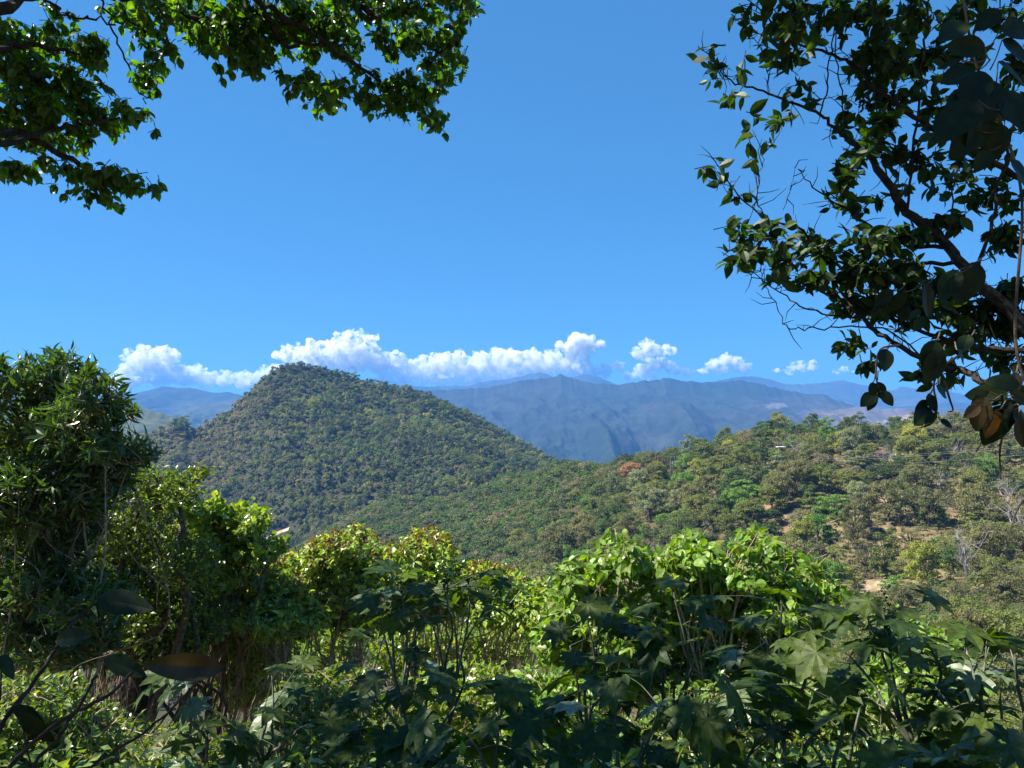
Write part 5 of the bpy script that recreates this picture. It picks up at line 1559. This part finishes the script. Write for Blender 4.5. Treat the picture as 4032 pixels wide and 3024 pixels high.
# --- castor plants
PAL_T = [tpl_palmate(s_, 8 if s_ % 2 else 7, .16 + .05 * (s_ % 3)) for s_ in range(4)]
def castor(label, root_px, d, top, spread, nleaf, size, seed, hgt_px=120, spike=(), mat='castor', pale=0.12, placed=()):
    rng = np.random.default_rng(seed)
    base = gpt(root_px, d)
    root = thing("castor_plant", label, "castor plant", base, "castor plants")
    tips = [P(t[0], t[1], d + rng.uniform(-.25, .25)) for t in top]
    wm, lms, pl = MB(), MB(), MB()
    pm = wm
    node = base + (np.mean(tips, 0) - base) * .45
    cs = [limb_to(wm, base, node, .03, .022, rng, 0, .03, 7)]
    for t in tips:
        cs.append(limb_to(wm, node, t - UP * .05, .018, .007, rng, 0, .05, 6))
    for k in range(int(nleaf * .6)):
        c = cs[0] if (rng.random() < .2) else cs[1 + rng.integers(len(tips))]
        i0 = rng.integers(int(len(c) * .1), len(c)) if rng.random() > .3 else len(c) - 1
        p = c[i0]
        a = rng.uniform(0, 2 * np.pi)
        h = np.array([math.cos(a), math.sin(a) * .8, 0])
        L = rng.uniform(.18, .42) * spread
        e = p + h * L + UP * rng.uniform(-.02, .22) * spread
        sz = size * rng.uniform(.8, 1.45)
        mid = (p + e) / 2 + UP * .03
        tube(pm, catmull([p, mid, e], 3), .004, .003, 5)
        nr = norm(UP + h * rng.uniform(-.15, .28) + rng.normal(size=3) * .15)
        dr = norm(h + rng.normal(size=3) * .35 - UP * rng.uniform(0, .5))
        tgt = pl if rng.random() < pale else lms  # a share of the leaves takes the paler, painted-lit copy
        leaves(tgt, PAL_T[rng.integers(4)], e[None], dr[None], nr[None], np.array([sz]))
    for it in placed:
        e = P(it[0], it[1], d + rng.uniform(-.15, .15))
        c = min(cs[1:], key=lambda q: np.linalg.norm(q[-1] - e))
        p = c[-1] - UP * .05
        tube(pm, catmull([p, (p + e) / 2 - UP * .02, e], 3), .0045, .0032, 5)
        h = norm(e - p + rng.normal(size=3) * .05)
        leaves(pl if len(it) > 3 else lms, PAL_T[rng.integers(4)], e[None], norm(h * np.array([1, .6, .2]) + rng.normal(size=3) * .15 - UP * .25)[None],
               norm(UP + np.array([0, -.32, 0]) + rng.normal(size=3) * .14 + h * .1)[None], np.array([it[2] * .55 * d / F]))
    part(wm, "stem", M['castor_stem'], root, True)
    part(lms, "foliage", M[mat], root)
    part(pl, "lit_foliage", M['castor_lit'], root)
    for (sx, sy, h_) in spike:
        sm = MB()
        t0 = P(sx, sy, d); t1 = P(sx, sy + h_, d)
        tube(sm, [t1 - UP * .1, t1, t0], .006, .003, 5)
        n = 46
        A = t1 + (t0 - t1) * rng.random((n, 1)) + rng.normal(size=(n, 3)) * .018
        oc = np.array([[1, 0, 0], [-1, 0, 0], [0, 1, 0], [0, -1, 0], [0, 0, 1], [0, 0, -1]], float)
        v = A[:, None] + oc[None] * rng.uniform(.008, .015, (n, 1, 1))
        f = np.array([(0, 2, 4), (2, 1, 4), (1, 3, 4), (3, 0, 4), (2, 0, 5), (1, 2, 5), (3, 1, 5), (0, 3, 5)])
        sm.add(v.reshape(-1, 3), [(f[None] + np.arange(n)[:, None, None] * 6).reshape(-1, 3)])
        part(sm, "seed_spike", M['seed'], root)

castor("sunlit castor plant with pale seed spikes, the left one of the tall pair", 405, 7.9, [(392, 590), (403, 594), (380, 615), (420, 610)], 1.25, 30, .20, 301, spike=[(401, 579, 20)], placed=[(374, 592, 36), (388, 591, 34, 1), (420, 587, 30), (365, 612, 30), (410, 600, 34)])
castor("sunlit castor plant, right one of the tall pair, topmost leaves bright green", 448, 7.8, [(445, 586), (470, 592), (487, 600), (430, 612), (455, 625)], 1.25, 34, .20, 302, spike=[(445, 573, 16)], placed=[(445, 589, 34), (501, 581, 36), (480, 593, 34), (470, 582, 32), (430, 596, 32), (488, 612, 34)])
castor("dark shaded castor plant with drooping blue-grey leaves left of centre bottom", 425, 6.0, [(390, 655), (375, 690), (430, 670), (455, 700), (400, 720)], 1.3, 30, .21, 303, pale=.05, spike=[(415, 640, 30)], placed=[(375, 680, 56), (415, 690, 50), (350, 700, 44), (400, 650, 40), (350, 665, 40)])
castor("shaded castor plant left of the bright shrubs, its top leaf silhouetted", 590, 6.6, [(586, 606), (570, 640), (610, 650), (590, 690)], 1.35, 32, .21, 304, pale=.03, spike=[(596, 640, 30)], placed=[(588, 604, 52), (560, 630, 44), (612, 628, 44), (575, 655, 44), (600, 680, 46, 1)])
castor("shaded castor plant standing in front of the middle bright shrub", 676, 6.6, [(673, 586), (660, 620), (700, 625), (680, 665), (640, 670)], 1.35, 38, .20, 305, pale=.05, placed=[(672, 580, 52), (700, 602, 46), (648, 606, 44), (690, 640, 50), (655, 648, 46)])
castor("shaded castor plant in front of the rightmost bright shrub", 784, 6.4, [(782, 598), (765, 630), (808, 625), (790, 670), (750, 660)], 1.35, 38, .20, 306, pale=.05, spike=[(745, 640, 34)], placed=[(780, 590, 56), (815, 612, 46), (750, 618, 48), (800, 640, 50), (736, 656, 40, 1), (765, 652, 44)])
castor("tall dark castor plant with black seed spike rising against the hillside", 930, 5.6, [(868, 612), (906, 608), (891, 655), (850, 650), (930, 640)], 1.15, 36, .20, 307, pale=.05, spike=[(884, 588, 34), (890, 606, 26)], placed=[(869, 601, 50), (931, 597, 56), (900, 612, 40), (852, 622, 50), (816, 652, 70), (912, 657, 56, 1), (839, 686, 66), (880, 640, 44), (940, 655, 50)])
castor("castor plant with star-shaped dark leaves near the right edge", 985, 5.2, [(965, 640), (985, 655), (1000, 690), (945, 690)], 1.1, 30, .20, 308, pale=.06, placed=[(966, 628, 64), (976, 672, 64, 1), (940, 690, 54), (1005, 640, 50), (950, 650, 50)])
castor("castor plant cut by the right edge of the view", 1040, 5.0, [(1015, 650), (1030, 690), (1005, 730)], 1.1, 20, .20, 309, pale=.08)
castor("low castor plant with one broad pale leaf at the bottom right", 965, 3.6, [(960, 745), (985, 755), (925, 762), (1005, 740)], .6, 16, .20, 310, pale=.18, placed=[(961, 756, 96, 1), (905, 758, 70), (1010, 745, 80)])
castor("shaded castor plant filling the bottom between the middle ones", 720, 5.2, [(705, 700), (740, 695), (690, 735), (760, 730)], 1.15, 34, .19, 311, pale=.10, placed=[(738, 698, 56, 1), (690, 712, 60), (770, 720, 64), (720, 748, 60)])
castor("shaded castor plant low at bottom centre with large hanging leaves", 500, 4.8, [(500, 700), (470, 730), (535, 720), (515, 752)], 1.1, 28, .20, 312, pale=.04, placed=[(480, 745, 90), (530, 720, 70), (440, 740, 80), (560, 755, 80), (510, 690, 56)])
castor("shaded castor plant low between centre and right", 840, 4.9, [(830, 690), (860, 700), (810, 735), (880, 740)], 1.1, 34, .19, 313, pale=.06)
castor("shaded castor plant low, right of bottom centre", 620, 5.0, [(615, 710), (645, 730), (590, 745), (660, 700)], 1.1, 28, .19, 314, pale=.08)
castor("castor plant with pale sunlit star leaves by the forked trunk", 225, 6.9, [(178, 690), (200, 700), (190, 680), (180, 725)], 1.0, 20, .19, 315, pale=.35, placed=[(190, 706, 44, 1), (169, 693, 36), (186, 684, 34, 1), (205, 722, 40), (180, 740, 44)])
castor("castor plant with yellow-green top leaf right of the forked trunk", 262, 7.2, [(272, 668), (262, 705), (280, 690), (250, 735), (285, 730)], 1.1, 26, .20, 316, pale=.3, placed=[(275, 668, 40), (270, 712, 44, 1), (259, 733, 48, 1), (295, 690, 40), (300, 725, 44)])

# --- close sapling at the lower left with a few large leaves near the lens
rng = np.random.default_rng(61)
root = thing("sapling", "close dark sapling with slanting stems and a few large drooping leaves at lower left", "sapling", (-1.15, 1.9, float(H(-1.15, 1.9)) - .05))
wm, lm, om = MB(), MB(), MB()
b = np.array(root.location)
for pts, r in (([b, P(-10, 800, 2.0), P(0, 730, 2.0), P(28, 690, 2.0), P(54, 652, 2.0), P(75, 620, 2.05), P(95, 604, 2.1)], .007), ([b, P(-5, 820, 1.9), P(11, 766, 1.9), P(60, 722, 1.9), P(108, 695, 1.9), P(133, 672, 1.9)], .007),
               ([b, P(10, 830, 1.9), P(32, 768, 1.9), P(56, 740, 1.9), P(80, 705, 1.9), P(97, 676, 1.9)], .006), ([b, P(40, 820, 1.9), P(90, 768, 1.9), P(145, 732, 1.9), P(172, 708, 1.9), P(198, 682, 1.9), P(216, 666, 1.9)], .0045)):
    c = catmull(pts, 6); c[1:-1] += rng.normal(size=(len(c) - 2, 3)) * .0015
    tube(wm, c, r, r * .5, 6)
placed_leaves(lm, wm, [(98, 598, 150, 607, 2.1, (95, 604)), (104, 658, 146, 675, 1.95, (133, 672)), (14, 706, 44, 726, 1.95, (28, 690)), (2, 655, 12, 678, 1.95, (0, 700)), (20, 712, 52, 745, 1.9, (32, 768)), (56, 640, 88, 634, 2.0, (60, 645))], rng, tpl_fine(.42, .04, .14))
placed_leaves(om, wm, [(224, 668, 146, 664, 1.85, (216, 666))], rng, tpl_fine(.36, .06, -.15))
part(wm, "stem", M['bark_dark'], root)
part(lm, "foliage", M['vine'], root)
part(om, "withered_leaf", M['vine_brown'], root)

# --- ground cover
rng = np.random.default_rng(71)
n = 5200
yy = rng.uniform(3.5, 30, n) ** 1.0
pp = rng.uniform(-150, 1180, n)
x = (pp - 512) / F * yy
z = H(x, yy)
keep = (vnoise(x / 1.5, yy / 1.5, 5) > .3) & ~((pp > 145) & (pp < 235) & (yy > 10) & (yy < 17))
x, yy, z = x[keep], yy[keep], z[keep]
n = len(x)
lm = MB()
per = 9
pos = np.repeat(np.stack([x, yy, z], -1), per, 0) + rng.normal(size=(n * per, 3)) * np.array([.16, .16, 0]) + UP * (rng.uniform(.02, .55, n * per))[:, None]
leaves(lm, SM, pos, norm(rng.normal(size=(n * per, 3)) + UP * .1), norm(UP + rng.normal(size=(n * per, 3)) * .5), rng.uniform(.05, .12, n * per))
tag(lm.build("ground_cover", M['undergrowth']), kind='stuff')
n = 5000
yy = rng.uniform(9.5, 19, n); pp = rng.uniform(60, 360, n)
x = (pp - 512) / F * yy; z = H(x, yy)
wm = MB()
A = np.stack([x, yy, z], -1)
sticks(wm, A, A + rng.normal(size=(n, 3)) * .08 + UP * rng.uniform(.08, .3, n)[:, None], .004, .001)
tag(wm.build("dry_grass", plain_mat("straw", [(.30, .22, .10), (.44, .34, .17)], 5, .8)), kind='stuff')

# brush on the unseen-to-glimpsed slope below, out to the valley
rg = np.random.default_rng(14)
m = 5000
yy = rg.uniform(19, 175, m) ** 1.0
pp = rg.uniform(-60, 1080, m)
x = (pp - 512) / F * yy
z = H(x, yy)
tints = choose_tints([(np.full(m, .35), OL), (np.full(m, .2), BR), (np.full(m, .2), GR), (np.full(m, .2), DK), (np.full(m, .15), FG)], rg.random(m))
canopy("brush", np.stack([x, yy, z - .2], -1), rg.uniform(.9, 2.6, m) * np.clip(yy / 60, .45, 1.3), tints, 15, 6, 34, .24, .6)

# ------------------------------------------------------------------ haze (even air round the camera and all the land)
mb = MB()
zb, zt_ = -420.0, 300.0
HX = 9000.0
mb.add([(-HX, -HX, zb), (HX, -HX, zb), (HX, HX, zb), (-HX, HX, zb), (-HX, -HX, zt_), (HX, -HX, zt_), (HX, HX, zt_), (-HX, HX, zt_)],
       [np.array([(3, 2, 1, 0), (4, 5, 6, 7), (0, 1, 5, 4), (1, 2, 6, 5), (2, 3, 7, 6), (3, 0, 4, 7)])])
m, nt, out = mat_new("haze_air")
pv = nt.nodes.new("ShaderNodeVolumePrincipled")
pv.inputs['Color'].default_value = (.15, .44, 1.0, 1)
pv.inputs['Density'].default_value = 1.12e-4
pv.inputs['Anisotropy'].default_value = .1
nt.links.new(pv.outputs[0], out.inputs['Volume'])
tag(mb.build("haze", m), kind='stuff')
